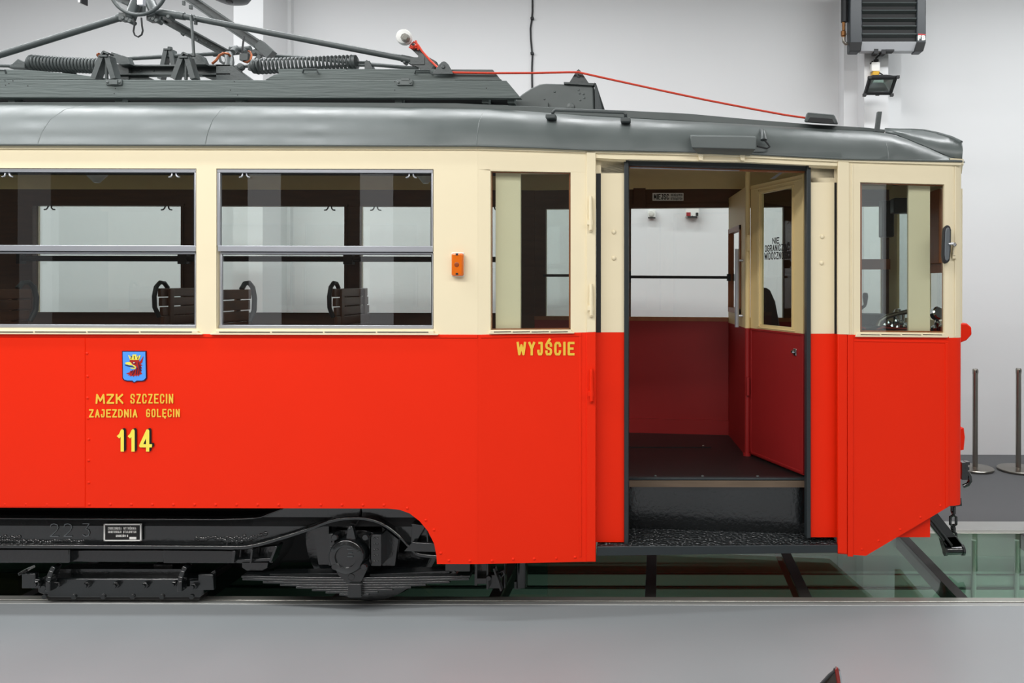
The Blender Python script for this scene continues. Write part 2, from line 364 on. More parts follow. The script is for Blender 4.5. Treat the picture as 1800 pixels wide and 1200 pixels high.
# unit heater
YH = 3.78
t = thing('unit_heater', 'dark louvred unit heater mounted high on the wall column', 'heater', P(1560, 90, YH))
def hp(x, y, dy=0): return P(x, y, YH+dy)
m = MB(); ppoly(m, [(1496, -62), (1622, -62), (1622, 86), (1496, 86)], YH+.03, .1); m.build('casing', blackmatte, t, bevel=.01)
m = MB(); ppoly(m, [(1494, -66), (1516, -66), (1516, 73), (1512, 90), (1494, 90)], YH, .14); m.build('side_cheek', heatm, t, bevel=.012)
m = MB(); ppoly(m, [(1612, -66), (1628, -66), (1628, 73), (1623, 90), (1608, 90), (1611, 73)], YH, .14); m.build('side_cheek', heatm, t, bevel=.012)
m = MB(); a = [hp(1515, 73), hp(1611, 73), hp(1609, 90, .04), hp(1513, 90, .04)]
m.add(a+[p+V((0, .09, 0)) for p in a], [(0, 1, 2, 3), (7, 6, 5, 4), (0, 4, 5, 1), (1, 5, 6, 2), (2, 6, 7, 3), (3, 7, 4, 0)]); m.build('bottom_tray', heatg, t, bevel=.004)
m = MB(); ppoly(m, [(1494, 74), (1515.5, 74), (1512, 89.5), (1494, 89.5)], YH-.006, .02); m.build('corner_cap', blackmatte, t)
m = MB(); ppoly(m, [(1612, 74), (1627.5, 74), (1623, 89.5), (1608.5, 89.5)], YH-.006, .02); m.build('corner_cap', blackmatte, t)
for i, y in enumerate([-52, -38.5, -24.5, -10.5, 3.5, 17, 31, 44.5, 58.5]):
    MB().prism([hp(1516, y, -.005), hp(1611, y, -.005), hp(1611, y+1.8, -.012), hp(1516, y+1.8, -.012)], (0, .05, -.03)).build('louvre_blade', pantm, t)
m = MB(); write(m, 'FB', 1613.2, 1626.5, 62, 71, 2.5, lambda x, y: hp(x, y, -.004), gap=.3); m.build('logo', white, t)
m = MB(); m.flat([hp(1614, 59, -.004), hp(1627, 60, -.004), hp(1627, 62, -.004), hp(1614, 61.5, -.004)]); m.build('logo_bar', mat('logo_red', (190, 40, 46), .5), t)
m = MB().tube([hp(1484, -70, .1), hp(1484, 39, .1)], 0.037, 14); m.build('lagged_pipe', gasket, t, smooth=True)
MB().tube([hp(1483, 38, .1), hp(1483, 46, .1)], .02, 12).tube([hp(1483, 46, .1), hp(1483, 66, .1)], [.018, .02], 12).lathe(hp(1482.5, 60, .1), (0, 0, 1), [(.02, -.03), (.03, -.02), (.03, .03), (.02, .04)], 8).build('valve', brass, t)
MB().tube([hp(1483, 66, .1), hp(1483, 73, .1), hp(1486, 77, .1), hp(1496, 77, .1)], .02, 12).tube([hp(1487, 60, .1), hp(1494, 60, .1), hp(1496, 64, .1)], .005, 6).tube([hp(1496, 63, .1), hp(1492, 66, .1), hp(1493, 71, .1), hp(1497, 72, .1)], .005, 6).build('pipe_elbow', steel, t, smooth=True)
MB().box(hp(1538, 92, .08), (.05, .1, .06)).box(hp(1551, 93, .08), (.05, .1, .05)).box(hp(1562, 90.5, .08), (.1, .1, .02)).build('mounting_clip', gasket, t)
# the bracket that carries it on the column
MB().box((P(1540, 20, 3.9).x, 3.955, P(1540, 20, 3.9).z), (.3, .1, .5)).build('wall_bracket', heatm, t)

# junction box under the heater and floodlight below
YF = 3.93
t = thing('junction_box', 'small white junction box on the column between heater and floodlight', 'junction box', P(1540, 125, YF))
m = MB(); prect(m, 1532, 109, 1547, 125, YF, .075); m.build('box', white, t, bevel=.006)
MB().tube([P(1550, 97, YF-.03), P(1544, 98, YF-.02), P(1540, 102, YF), P(1540, 108, YF+.02)], .012, 8).lathe(P(1540, 108, YF+.03), (0, 0, 1), [(.03, 0), (.03, .02)], 10).build('cable', gasket, t)
MB().tube([P(1534, 108, YF+.02), P(1530, 112, YF+.01)], .01, 8).build('gland', gasket, t)
t = thing('floodlight', 'tilted rectangular floodlight with yellow joint on the wall column', 'floodlight', P(1549, 167, 3.75))
q = [P(1528.5, 136.5, 3.62), P(1578, 135.5, 3.62), P(1567.5, 167, 3.74), P(1519.5, 167, 3.74)]
def fq(u, v): return (q[0].lerp(q[1], u)).lerp(q[3].lerp(q[2], u), v)
nrm = (q[1]-q[0]).cross(q[3]-q[0]).normalized()
if nrm.y > 0: nrm = -nrm
m = MB()
for (u0, u1, v0, v1) in ((0, 1, 0, .13), (0, 1, .86, 1), (0, .09, .13, .86), (.91, 1, .13, .86)):
    m.prism([fq(u0, v0), fq(u1, v0), fq(u1, v1), fq(u0, v1)], -nrm*.05)
for u, v in ((0, 0), (1, 0), (1, 1), (0, 1)): m.box(fq(u, v), (.035, .04, .03))
m.box(fq(.5, 1.03)-nrm*.02, (.04, .03, .015))
m.build('frame', gasket, t)
MB().flat([fq(.09, .13)-nrm*.012, fq(.91, .13)-nrm*.012, fq(.91, .86)-nrm*.012, fq(.09, .86)-nrm*.012]).build('front_glass', lampglass, t)
m = MB(); o4 = [fq(.09, .13), fq(.91, .13), fq(.91, .86), fq(.09, .86)]; o4 = [p-nrm*.03 for p in o4]
i4 = [fq(.36, .12), fq(.64, .12), fq(.7, .5), fq(.3, .5)]; i4 = [p-nrm*.12 for p in i4]
m.add(o4+i4, [(0, 1, 5, 4), (1, 2, 6, 5), (2, 3, 7, 6), (3, 0, 4, 7), (4, 5, 6, 7)]); m.build('reflector', mat('reflector_sheet', (236, 238, 238), .3, metal=1.0), t)
m = MB(); a = [p-nrm*.05 for p in (fq(.02, .02), fq(.98, .02), fq(.98, .98), fq(.02, .98))]; b = [p-nrm*.14 for p in (fq(.25, .1), fq(.75, .1), fq(.75, .8), fq(.25, .8))]
m.add(a+b, [(0, 1, 5, 4), (1, 2, 6, 5), (2, 3, 7, 6), (3, 0, 4, 7), (4, 5, 6, 7)]); m.build('housing', gasket, t)
m = MB(); ppoly(m, [(1535, 125), (1547, 125), (1545, 137), (1533, 137)], 3.9, .1); m.build('joint', yel, t, bevel=.008)
MB().tube([P(1546, 128, 3.9), P(1551, 131, 3.87), P(1553, 137, 3.86)], .008, 6).build('cable', gasket, t)

# cable down the wall with clips
t = thing('wall_cable', 'thin black cable hanging down the white wall behind the tram roof', 'cable', P(935, 152, 4.53))
pts = [(937, -60), (936, 0), (936, 20), (935, 33), (932.5, 50), (933, 68), (935, 90), (936, 96), (935, 120), (935.5, 165), (936, 260)]
MB().tube([P(x, y, 4.535) for x, y in pts], .011, 8).build('cable', gasket, t, smooth=True)
for y in (32.5, 94):
    MB().box(P(935.5, y, 4.53), (.04, .035, .03)).build('clip', gasket, t, bevel=.004)

# fittings on the wall seen through the far window of the doorway
t = thing('wall_sensor', 'small white square sensor box with round dial on the wall behind the doorway', 'sensor', P(1145, 383, 4.5))
m = MB(); prect(m, 1138.5, 369, 1152.5, 382, 4.47, .08); m.build('box', white, t, bevel=.006)
MB().lathe(P(1145, 376, 4.47), (0, -1, 0), [(.034, 0), (.034, .012), (.026, .018), (.012, .02)], 20).build('dial', mat('pale_dial', (205, 203, 196), .4), t, smooth=True)
MB().box(P(1145.5, 382.5, 4.49), (.09, .05, .014)).build('bottom_lip', gasket, t)
t = thing('switch_box', 'white wall switch box with a red and a dark button', 'switch box', P(1217, 382, 4.5))
m = MB(); prect(m, 1204.5, 352, 1229, 381, 4.43, .12); m.build('box', white, t, bevel=.008)
m = MB(); prect(m, 1206.5, 373, 1214, 379.5, 4.42, .02); m.build('red_button', mat('switch_red', (150, 30, 38), .4), t, bevel=.003)
m = MB(); prect(m, 1223, 373.5, 1227.5, 379, 4.42, .02); m.build('dark_button', gasket, t, bevel=.003)
MB().box(P(1217, 381.5, 4.45), (.12, .06, .02)).box(P(1217, 380, 4.425), (.014, .012, .014)).build('bottom_lip', gasket, t)

# pendant lamp and hook at the top of the picture
c = P(405, 6, 3.2)
t = thing('pendant_lamp', 'round dark pendant lamp just showing at the top beside the wall column', 'lamp', (c.x, c.y, c.z))
MB().lathe((c.x, c.y, c.z), (0, 0, 1), [(.02, 0), (.1, .012), (.17, .04), (.2, .085), (.2, .13), (.1, .2), (.06, .3), (.05, .38)], 32).build('shade', heatm, t, smooth=True)
MB().box((c.x+.02, c.y-.05, c.z+.0), (.05, .05, .02)).build('catch', gasket, t)
MB().cyl((c.x, c.y, c.z+.36), (c.x, c.y, 6.5), .012, 8).build('suspension_rod', gasket, t)
c = P(145, 7, 3.2)
t = thing('hanging_box', 'small white box with dark side hanging at the top left above the springs', 'box', (c.x, c.y, c.z))
MB().bx(c.x-.02, c.x+.01, c.y-.04, c.y+.04, c.z, c.z+.2).build('box', white, t, bevel=.004)
MB().bx(c.x+.01, c.x+.022, c.y-.045, c.y+.045, c.z-.004, c.z+.2).build('side_plate', gasket, t)
MB().cyl((c.x, c.y, c.z+.2), (c.x, c.y, 6.5), .008, 8).build('suspension_rod', gasket, t)

# pointed rear mudguard tip close to the camera, on its stand
YM = -2.45
bz = P(1466, 1174, YM)
t = thing('mudguard', 'dark pointed mudguard tip with red and chrome edge at the bottom of the picture', 'mudguard', (bz.x, bz.y, 0))
L = [(1400, 1330), (1415, 1260), (1432, 1215), (1446, 1199), (1458, 1186), (1466, 1180), (1468, 1175)]
Rr = [(1482, 1330), (1480, 1260), (1477, 1215), (1474.5, 1199), (1472.5, 1186), (1471.5, 1180), (1470, 1175)]
rows = []
for (a, b) in zip(L, Rr):
    pa, pb = P(*a, YM), P(*b, YM); wd = (pb-pa).length
    rows.append([pa.lerp(pb, k/8)+V((0, .35*wd*math.sin(math.pi*k/8), 0)) for k in range(9)])
rows.insert(0, [V((p.x*1.0, p.y, 0.0)) for p in rows[0]])
MB().grid(rows).build('blade', mat('mudguard_brown', (66, 50, 38), .35, noise=.3, nscale=20), t, smooth=True, solid=.006)
MB().tube([P(x, y, YM) for x, y in L], .0045, 8).build('left_bead', gasket, t, smooth=True)
MB().tube([P(x, y, YM-.004) for x, y in Rr]+[P(1469, 1174.5, YM-.004)], .006, 8).build('red_bead', mat('mudguard_red', (128, 34, 28), .35), t, smooth=True)
MB().tube([P(x+3, y+2, YM-.002) for x, y in Rr]+[P(1471, 1175, YM-.002), P(1468, 1174, YM)], .0055, 8).build('chrome_rim', chrome, t, smooth=True)
# ------------------------------------------------------------------ the tram
tram = thing('tram', 'red and cream vintage tram with dark grey roof standing on the track', 'tram', (-1.5, 1.05, 0))
def lerp_tab(tab, x):
    if x <= tab[0][0]: return tab[0][1]
    for (a, b), (c, d) in zip(tab, tab[1:]):
        if x <= c: return b+(d-b)*(x-a)/(c-a)
    return tab[-1][1]
EAVE = [(-700, 250.5), (0, 252), (840, 254), (940, 257), (1030, 261), (1210, 264.5), (1330, 269), (1480, 277), (1600, 279.8), (1690, 282)]
def ey(x): return lerp_tab(EAVE, x)
def rivets(mb, pts, o=0.0, r=0.0095):
    for x, y in pts: mb.dome(PS(x, y, o), (0, -1, 0), r, .55, 8)

# --- red lower panels
m = MB()
spoly(m, [(-700, 584.5), (839.9, 588), (839.9, 991), (768, 991), (767, 975), (763, 955), (752, 933), (738, 916), (720, 902), (702, 895.5), (680, 893.5), (-700, 890)], 0, .03)
srect(m, 150, 595, 839.9, 891.6, .0015, .0016) if False else None
rivets(m, [(x, 885.8+.0024*x) for x in range(-213, 700, 37)]+[(716, 893), (748.5, 914), (763, 931), (775, 972), (789, 985), (826, 985.5)]+[(153, 621), (154, 661), (154, 699), (155, 735), (156, 772), (156, 809), (156, 848)])
lower = m.build('lower_side_panel', red, tram)
m = MB(); spoly(m, [(-700, 584.5), (839.5, 588), (839.5, 594), (-700, 591)], .005, .006); m.build('waist_moulding', red, lower, bevel=.002)
m = MB(); spoly(m, [(-700, 594), (149, 594), (149, 890.5), (-700, 889)], .003, .004); m.build('overlap_plate', red, lower)
m = MB(); spoly(m, [(840, 588), (1047, 583.5), (1047, 987), (1020, 987), (840, 991)], 0, .03)
rivets(m, [(865, 985.5), (902, 982.5), (939, 982), (978, 981), (1011, 979)])
plat = m.build('platform_side_panel', red, tram)
m = MB(); spoly(m, [(1031, 584), (1047, 583.5), (1047, 987), (1031, 987.3)], .012, .014); build_each(m, 'edge_strip', red, plat, bevel=.003)
m = MB(); spoly(m, [(845, 588.5), (1022, 585), (1022, 591), (845, 594)], .005, .006); spoly(m, [(1018, 591), (1022, 591), (1022, 979), (1018, 979)], .004, .005); m.build('waist_moulding', red, plat, bevel=.002)
m = MB(); spoly(m, [(1473, 587.5), (1668, 591.8), (1668, 890), (1522, 976.5), (1473, 973)], 0, .03)
rivets(m, [(1515, 965), (1544.5, 950), (1582.5, 930.5), (1618, 909), (1653, 888.5), (1498, 811)])
fronts = m.build('cab_side_panel', red, tram)
m = MB(); spoly(m, [(1473, 587.5), (1489, 588), (1489, 973.5), (1473, 972)], .012, .014); spoly(m, [(1490, 588), (1500, 588.3), (1500, 978.5), (1490, 978)], .008, .01); build_each(m, 'edge_strip', red, fronts, bevel=.003)
m = MB(); spoly(m, [(1502, 597), (1668, 600), (1668, 603), (1502, 600)], .004, .005); spoly(m, [(1662, 603), (1668, 603), (1668, 889), (1662, 892.5)], .005, .006); m.build('waist_moulding', red, fronts, bevel=.002)

# --- cream upper panels (with the window openings left out)
W_EDGES = [(-454, -72), (-37, 345), (380, 762)]
def rl(y, x): return y+.0024*(x-400)            # the faint slope of the photo's horizontals
m = MB()
spoly(m, [(-700, ey(-700)), (839.9, ey(840)), (839.9, 297.3), (-700, 293.5)], 0, .03)
xs = [-700]+[e for w_ in W_EDGES for e in w_]+[839.9]
for i in range(0, len(xs), 2):
    spoly(m, [(xs[i], rl(296.2, xs[i])), (xs[i+1], rl(296.2, xs[i+1])), (xs[i+1], rl(588, xs[i+1])), (xs[i], rl(588, xs[i]))], 0, .03)
for a, b in W_EDGES:
    spoly(m, [(a, rl(577.5, a)), (b, rl(577.5, b)), (b, rl(588, b)), (a, rl(588, a))], 0, .03)
upper = m.build('upper_side_panel', cream, tram)
m = MB(); spoly(m, [(-700, ey(-700)+.5), (839.9, ey(840)+.5), (839.9, 263), (-700, 260.5)], .01, .012); m.build('cornice_strip', cream, upper, bevel=.003)
m = MB()
spoly(m, [(840, ey(840)), (940, ey(940)), (1047, ey(1047)), (1047, 303), (840, 297.5)], 0, .03)
spoly(m, [(840, 297.5), (862, 299.5), (862, 588), (840, 588)], 0, .03); spoly(m, [(1003, 302), (1047, 303), (1047, 583.5), (1003, 584.5)], 0, .03)
spoly(m, [(862, 297.9), (1003, 301.9), (1003, 302.5), (862, 300)], 0, .03); spoly(m, [(862, 580), (1003, 579.5), (1003, 584.5), (862, 587.5)], 0, .03)
up2 = m.build('platform_upper_panel', cream, tram)
m = MB(); spoly(m, [(840, ey(840)+.5), (940, 257.5), (1030, ey(1030)+.3), (1030, 268.5), (840, 263)], .01, .012); m.build('cornice_strip', cream, up2, bevel=.003)
m = MB(); spoly(m, [(1031, ey(1031)+2), (1047, ey(1047)+2), (1047, 583.5), (1031, 584)], .012, .014); build_each(m, 'edge_strip', cream, up2, bevel=.003)
m = MB(); spoly(m, [(1047, ey(1047)), (1210, ey(1210)), (1330, ey(1330)), (1473, ey(1473)), (1473, 291.5), (1420, 289.8), (1300, 284.2), (1100, 280), (1047, 277.5)], .0, .05)
hdr = m.build('door_header_panel', cream, tram)
m = MB(); spoly(m, [(1032, ey(1032)), (1210, ey(1210)+.5), (1330, ey(1330)+.5), (1473, ey(1473)+.5), (1473, 284.5), (1330, 277.5), (1210, 272.5), (1032, 268.5)], .012, .014); m.build('cornice_strip', cream, hdr, bevel=.003)
m = MB()
spoly(m, [(1473, ey(1473)), (1668, ey(1668)), (1668, 324), (1473, 319)], 0, .03); spoly(m, [(1473, 319), (1512, 320), (1512, 588.5), (1473, 587.5)], 0, .03)
spoly(m, [(1660, 323.8), (1668, 324), (1668, 591.8), (1660, 591.6)], 0, .03); spoly(m, [(1512, 583.5), (1660, 585), (1660, 591.6), (1512, 588.5)], 0, .03)
up3 = m.build('cab_upper_panel', cream, tram)
m = MB(); spoly(m, [(1473, ey(1473)+.5), (1690, ey(1690)+.5), (1690, 290.5), (1473, 284)], .012, .014); m.build('cornice_strip', cream, up3, bevel=.003)
m = MB(); spoly(m, [(1473, 284), (1493, 285), (1493, 588), (1473, 587.5)], .01, .012); spoly(m, [(1497, 288), (1500, 288), (1500, 588), (1497, 588)], .004, .005); spoly(m, [(1678, 292), (1681, 292), (1681, 592), (1678, 592)], .002, .004); build_each(m, 'edge_strip', cream, up3, bevel=.003)

# --- window sills
for a, b, y0, y1, dx in [(-465, -60, 579.5, 585.5, 9), (-48, 356, 580.3, 587.2, 9), (369, 772, 580.6, 588.2, 10)]:
    m = MB(); spoly(m, [(a+dx, y0), (b-dx, y0+.8), (b-dx, y0+5), (b-2, y0+6), (b-2, y1+.8), (a, y1), (a, y0+5.2), (a+dx, y0+4.2)], .022, .024); s_ = m.build('window_sill', cream, tram, bevel=.003)
    m = MB()
    for k in range(4): spoly(m, [(a+16+k*(b-a-32)/4, y0+2.2), (a+13+(k+1)*(b-a-32)/4, y0+2.4), (a+13+(k+1)*(b-a-32)/4, y0+3.8), (a+16+k*(b-a-32)/4, y0+3.6)], .0235, .003)
    m.build('drain_slot', gasket, s_)
for a, b, y0, y1, ya in [(862, 1009, 580.5, 587, 579.5), (1507, 1667, 585, 592, 586.3)]:
    m = MB(); spoly(m, [(a, y0), (b-5, ya), (b-3, ya+4.5), (b, ya+5), (b, y1+(ya-y0)), (a-3, y1)], .02, .022); s_ = m.build('window_sill', cream, tram, bevel=.003)
    m = MB()
    for k in range(4): spoly(m, [(a+6+k*(b-a-14)/4, y0+2.2), (a+3+(k+1)*(b-a-14)/4, y0+2.2+(ya-y0)*.5), (a+3+(k+1)*(b-a-14)/4, y0+3.4+(ya-y0)*.5), (a+6+k*(b-a-14)/4, y0+3.4)], .0215, .003)
    m.build('drain_slot', gasket, s_)

# --- side windows: drop sashes in aluminium
def sash_window(a, b):
    r = lambda x, y: (x, rl(y, x))
    m = MB()
    def fr(x0, y0, x1, y1, o, t): spoly(m, [r(x0, y0), r(x1, y0), r(x1, y1), r(x0, y1)], o, t)
    fr(a+1, 297, b-1, 303.2, -.006, .02); fr(a+1, 303.2, a+6.5, 432, -.006, .02); fr(b-4, 303.2, b-1, 432, -.006, .02); fr(a+2.5, 431.5, b-1, 441.7, -.003, .024)
    fr(a+6, 443, b-1, 446.5, -.024, .02); fr(a+5.5, 446, a+9.5, 572, -.024, .02); fr(b-3, 446, b-1, 572, -.024, .02); fr(a+4, 571, b-1, 577, -.02, .024)
    o = m.build('side_window', alu, tram, bevel=.003)
    m = MB(); fr(a+6, 302.8, b-3.5, 305, -.02, .01); fr(a+6, 303, a+8.2, 432, -.02, .01); fr(b-5, 303, b-3.5, 432, -.02, .01); fr(a+8, 441.5, b-2, 447.3, -.03, .012); fr(a+8.6, 446, a+10.6, 572, -.036, .01); fr(b-4, 446, b-2, 572, -.036, .01); fr(a+9, 570, b-2, 572.2, -.036, .01)
    m.build('gasket', gasket, o)
    m = MB(); m.flat([PS(*r(x, y), -.022) for x, y in ((a+5, 302), (b-3, 302), (b-3, 433), (a+5, 433))]); m.build('upper_pane', winglass, o)
    m = MB(); m.flat([PS(*r(x, y), -.04) for x, y in ((a+8, 445), (b-2, 445), (b-2, 573), (a+8, 573))]); m.build('lower_pane', winglass, o)
    m = MB(); fr(a+2, 441, a+5.5, 577, -.03, .02); m.build('guide_strip', cream, o)
    for cx in (a+50, b-39):
        m = MB()
        for sg in (-1, 1):
            m.tube([PS(*r(cx+sg*3.5, 305), -.018), PS(*r(cx+sg*4, 308.5), -.012), PS(*r(cx+sg*6, 310.8), -.01), PS(*r(cx+sg*9.5, 311.5), -.01)], [.0045, .005, .005, .004], 7)
        m.build('window_catch', alu, o, smooth=True)
for a, b in W_EDGES: sash_window(a, b)

# --- fixed end windows
for (x0, y0, x1, y1, yb0, yb1) in [(862, 300, 1003, 302.5, 580.5, 579.5), (1512, 320, 1660, 324, 583.5, 585)]:
    m = MB()
    for pts in ([(x0, y0), (x1, y1), (x1, y1+3), (x0, y0+3)], [(x0, y0), (x0+3, y0), (x0+3, yb0), (x0, yb0)], [(x1-3, y1), (x1, y1), (x1, yb1), (x1-3, yb1)], [(x0, yb0-3), (x1, yb1-3), (x1, yb1), (x0, yb0)]): spoly(m, pts, -.028, .012)
    o = m.build('end_window', woodred, tram)
    m = MB(); m.flat([PS(x, y, -.024) for x, y in ((x0, y0), (x1, y1), (x1, yb1), (x0, yb0))]); m.build('pane', winglass, o)

# --- sliding door leaves standing open behind the fixed walls
def leaf(sl, sr, gl, y_t, y_w0, y_w1, y_b, slot, bolts):
    O, T = -.055, .03
    xa, xb = min(sl[0], sr[0]), max(sl[1], sr[1])
    m = MB()
    for a, b in (sl, sr): spoly(m, [(a, y_t), (b, y_t), (b, y_w1), (a, y_w1)], O, T)
    spoly(m, [(xa, y_t), (xb, y_t), (xb, y_w0), (xa, y_w0)], O, T)
    for x, y in bolts: m.dome(PS(x, y, O), (0, -1, 0), .016, .7, 10)
    o = m.build('sliding_door', cream, tram, bevel=.002)
    m = MB(); spoly(m, [(xa, y_w1), (xb, y_w1), (xb, y_b), (xa, y_b)], O, T); m.build('door_panel', red, o)
    m = MB(); m.flat([PS(x, y, O-.015) for x, y in ((gl[0], y_w0), (gl[1], y_w0), (gl[1], y_w1), (gl[0], y_w1))]); m.build('door_pane', winglass, o)
    m = MB(); spoly(m, [(slot[0], y_w0), (slot[1], y_w0), (slot[1], y_w1), (slot[0], y_w1)], O+.003, .02); m.build('gasket', gasket, o)
leaf((871, 915), (1056, 1099), (914, 1057), 283, 305, 584, 952.5, (1048, 1056), [(1079, 407.5), (1079, 453.5)])
leaf((1425, 1467), (1597, 1635), (1466, 1598), 291, 321, 586.5, 944, (1467, 1471.5), [(1445, 416), (1444, 462)])
m = MB(); spoly(m, [(1047, 278), (1100, 281), (1100, 284), (1047, 281)], -.03, .05); spoly(m, [(1422, 290), (1473, 292), (1473, 296), (1422, 294)], -.03, .05); m.build('door_track_cover', cream, tram)

# --- doorway: jambs, head, step, sill
m = MB(); srect(m, 1097, 280, 1105, 957, -.035, .08); srect(m, 1418, 289, 1425.5, 946, -.035, .08)
spoly(m, [(1103, 280), (1420, 289), (1420, 299), (1103, 290)], -.05, .05); frame = m.build('door_frame', jambm, tram, bevel=.004)
m = MB(); spoly(m, [(1105, 289.5), (1418, 298.5), (1418, 303), (1105, 294.5)], -.1, .04); m.build('door_head_trim', woodred, frame)
m = MB(); spoly(m, [(1108, 293.5), (1300, 299), (1300, 300.2), (1108, 295)], -.098, .01); m.build('track_strip', alu, frame)
xl, xr = PS(1049, 960).x, PS(1474, 957).x; zs_l, zs_r = PS(1049, 961).z, PS(1474, 957.5).z
m = MB(); spoly(m, [(1049, 960.5), (1474, 957.5), (1474, 971.5), (1049, 977)], .004, .035); st = m.build('door_step', jambm, tram, bevel=.004)
tread = mat('chequer_plate', (40, 44, 46), .26, noise=.25, nscale=30, bump=0, spec=.6)
nt = tread.node_tree; wv = nt.nodes.new('ShaderNodeTexVoronoi'); wv.inputs['Scale'].default_value = 38; tcc = nt.nodes.new('ShaderNodeTexCoord'); mpp = nt.nodes.new('ShaderNodeMapping'); mpp.inputs['Scale'].default_value = (1, 1.5, 1)
bpn = nt.nodes.new('ShaderNodeBump'); bpn.inputs['Strength'].default_value = .9; bpn.inputs['Distance'].default_value = .03
nt.links.new(tcc.outputs['Object'], mpp.inputs[0]); nt.links.new(mpp.outputs[0], wv.inputs['Vector']); nt.links.new(wv.outputs['Distance'], bpn.inputs['Height']); nt.links.new(bpn.outputs[0], nt.nodes['Principled BSDF'].inputs['Normal'])
m = MB(); a = [PS(1049, 960, 0), PS(1474, 957, 0), V((xr, .47, zs_r)), V((xl, .47, zs_l))]; m.prism(a, (0, 0, -.03)); m.build('tread', tread, st)
FZ = .806
m = MB(); m.bx(xl+.0, xr+.05, .45, .475, zs_l-.12, FZ-.055); m.build('riser', blackm, st)
m = MB(); m.bx(xl, xr+.05, .428, .48, FZ-.058, FZ-.014); m.build('sill_board', sillwood, st)
m = MB(); m.bx(xl, xr+.05, .432, .47, FZ-.014, FZ+.006); m.build('nosing', jambm, st, bevel=.006)
m = MB()
for px in (1152, 1235, 1332): m.dome((P(px, 834, .47).x, .475, FZ+.006), (0, 0, 1), .012, .5, 8)
build_each(m, 'nosing_screw', pantm, st)

# --- floors inside
m = MB(); m.prism([V((-1.15, .04, FZ-.05)), V((xl, .15, FZ-.05)), V((xl, .44, FZ-.05)), V((xr+.05, .44, FZ-.05)), V((xr+.05, .3, FZ-.05)), V((2.0, .40, FZ-.05)), V((2.12, .75, FZ-.05)), V((2.12, 1.35, FZ-.05)), V((1.98, 1.7, FZ-.05)), V((-1.15, 2.03, FZ-.05))], (0, 0, .052)); m.build('platform_floor', floorblk, tram)
m = MB(); m.bx(-.35, .42, 1.35, 1.72, FZ+.0, FZ+.008); fh = m.build('floor_hatch', floorblk, tram); MB().dome((.36, 1.4, FZ+.008), (0, 0, 1), .012, .5).build('hatch_screw', steel, fh)
m = MB(); m.bx(-6.7, -1.15, .04, 2.06, .84, .9); m.build('saloon_floor', floorblk, tram)
m = MB(); m.bx(-6.7, -1.15, .3, 1.8, .62, .84); m.bx(-1.15, 1.0, .55, 1.6, .55, .75); m.build('underfloor_beams', blackmatte, tram)

# --- far side wall: outside skin and inside lining
def fY(x): return 2.1-sideY(x)
def frect(mb, x0, x1, z0, z1, off, t):
    mb.prism([V((x0, fY(x0)-off, z0)), V((x1, fY(x1)-off, z0)), V((x1, fY(x1)-off, z1)), V((x0, fY(x0)-off, z1))], (0, t, 0))
FW = [(-5.714, -4.365), (-4.225, -2.876), (-2.736, -1.387)]
m = MB(); frect(m, -6.7, X0, .62, 1.8, 0, .02); frect(m, X0, 2.0, .68, 1.8, 0, .02); frect(m, -1.55, X0, .38, .62, 0, .02); frect(m, X0, 1.5, .27, .68, 0, .02); m.prism([V((1.5, fY(1.5), .27)), V((1.98, fY(1.98), .68)), V((1.5, fY(1.5), .68))], (0, .02, 0)); m.build('far_lower_panel', red, tram)
m = MB(); frect(m, -6.7, X0, 1.8, 1.868, 0, .02); frect(m, -6.7, X0, 2.842, 3.02, 0, .02); frect(m, X0, 2.0, 1.8, 1.845, 0, .02); frect(m, X0, 2.0, 2.82, 3.0, 0, .02)
e = [-6.7]+[q for w_ in FW for q in w_]+[X0]
for i in range(0, len(e), 2): frect(m, e[i], e[i+1], 1.868, 2.842, 0, .02)
PW = [(-1.04, -.42), (-.262, 1.085), (1.36, 1.93)]
e2 = [X0]+[q for w_ in PW for q in w_]+[2.0]
for i in range(0, len(e2), 2): frect(m, e2[i], e2[i+1], 1.845, 2.82, 0, .02)
m.build('far_upper_panel', cream, tram)
m = MB(); frect(m, -6.7, X0, .9, 1.868, .05, .03); frect(m, -6.7, X0, 2.842, 3.02, .05, .03)
for i in range(0, len(e), 2): frect(m, e[i], e[i+1], 1.868, 2.842, .05, .03)
frect(m, X0, 2.0, 2.82, 2.99, .05, .03)
for i in range(0, len(e2), 2): frect(m, e2[i], e2[i+1], 1.845, 2.82, .05, .03)
frect(m, -.24, -.13, 2.82, 3.02, .07, .02); frect(m, X0, 2.0, 2.82, 2.86, .06, .02)
lin = m.build('far_wood_lining', wood, tram, bevel=.002)
m = MB()
for a, b in FW: frect(m, a-.03, b+.03, 2.842, 2.862, .062, .012); frect(m, a-.03, b+.03, 1.85, 1.872, .062, .012); frect(m, b, b+.02, 1.868, 2.842, .062, .012); frect(m, a-.02, a, 1.868, 2.842, .062, .012)
m.build('window_beading', wood, lin)
m = MB(); frect(m, X0, 2.0, FZ, 1.81, .05, .03); frect(m, X0, 2.0, FZ, FZ+.13, .07, .02)
m.build('far_red_lining', maroon, tram)
m = MB(); frect(m, X0, 1.3, 1.81, 1.845, .055, .03); m.build('far_window_ledge', woodred, tram)
m = MB(); frect(m, X0, 2.0, 2.99, 3.14, .06, .03); frect(m, -6.7, X0, 3.02, 3.1, .06, .03); m.build('far_cove', incream, tram)
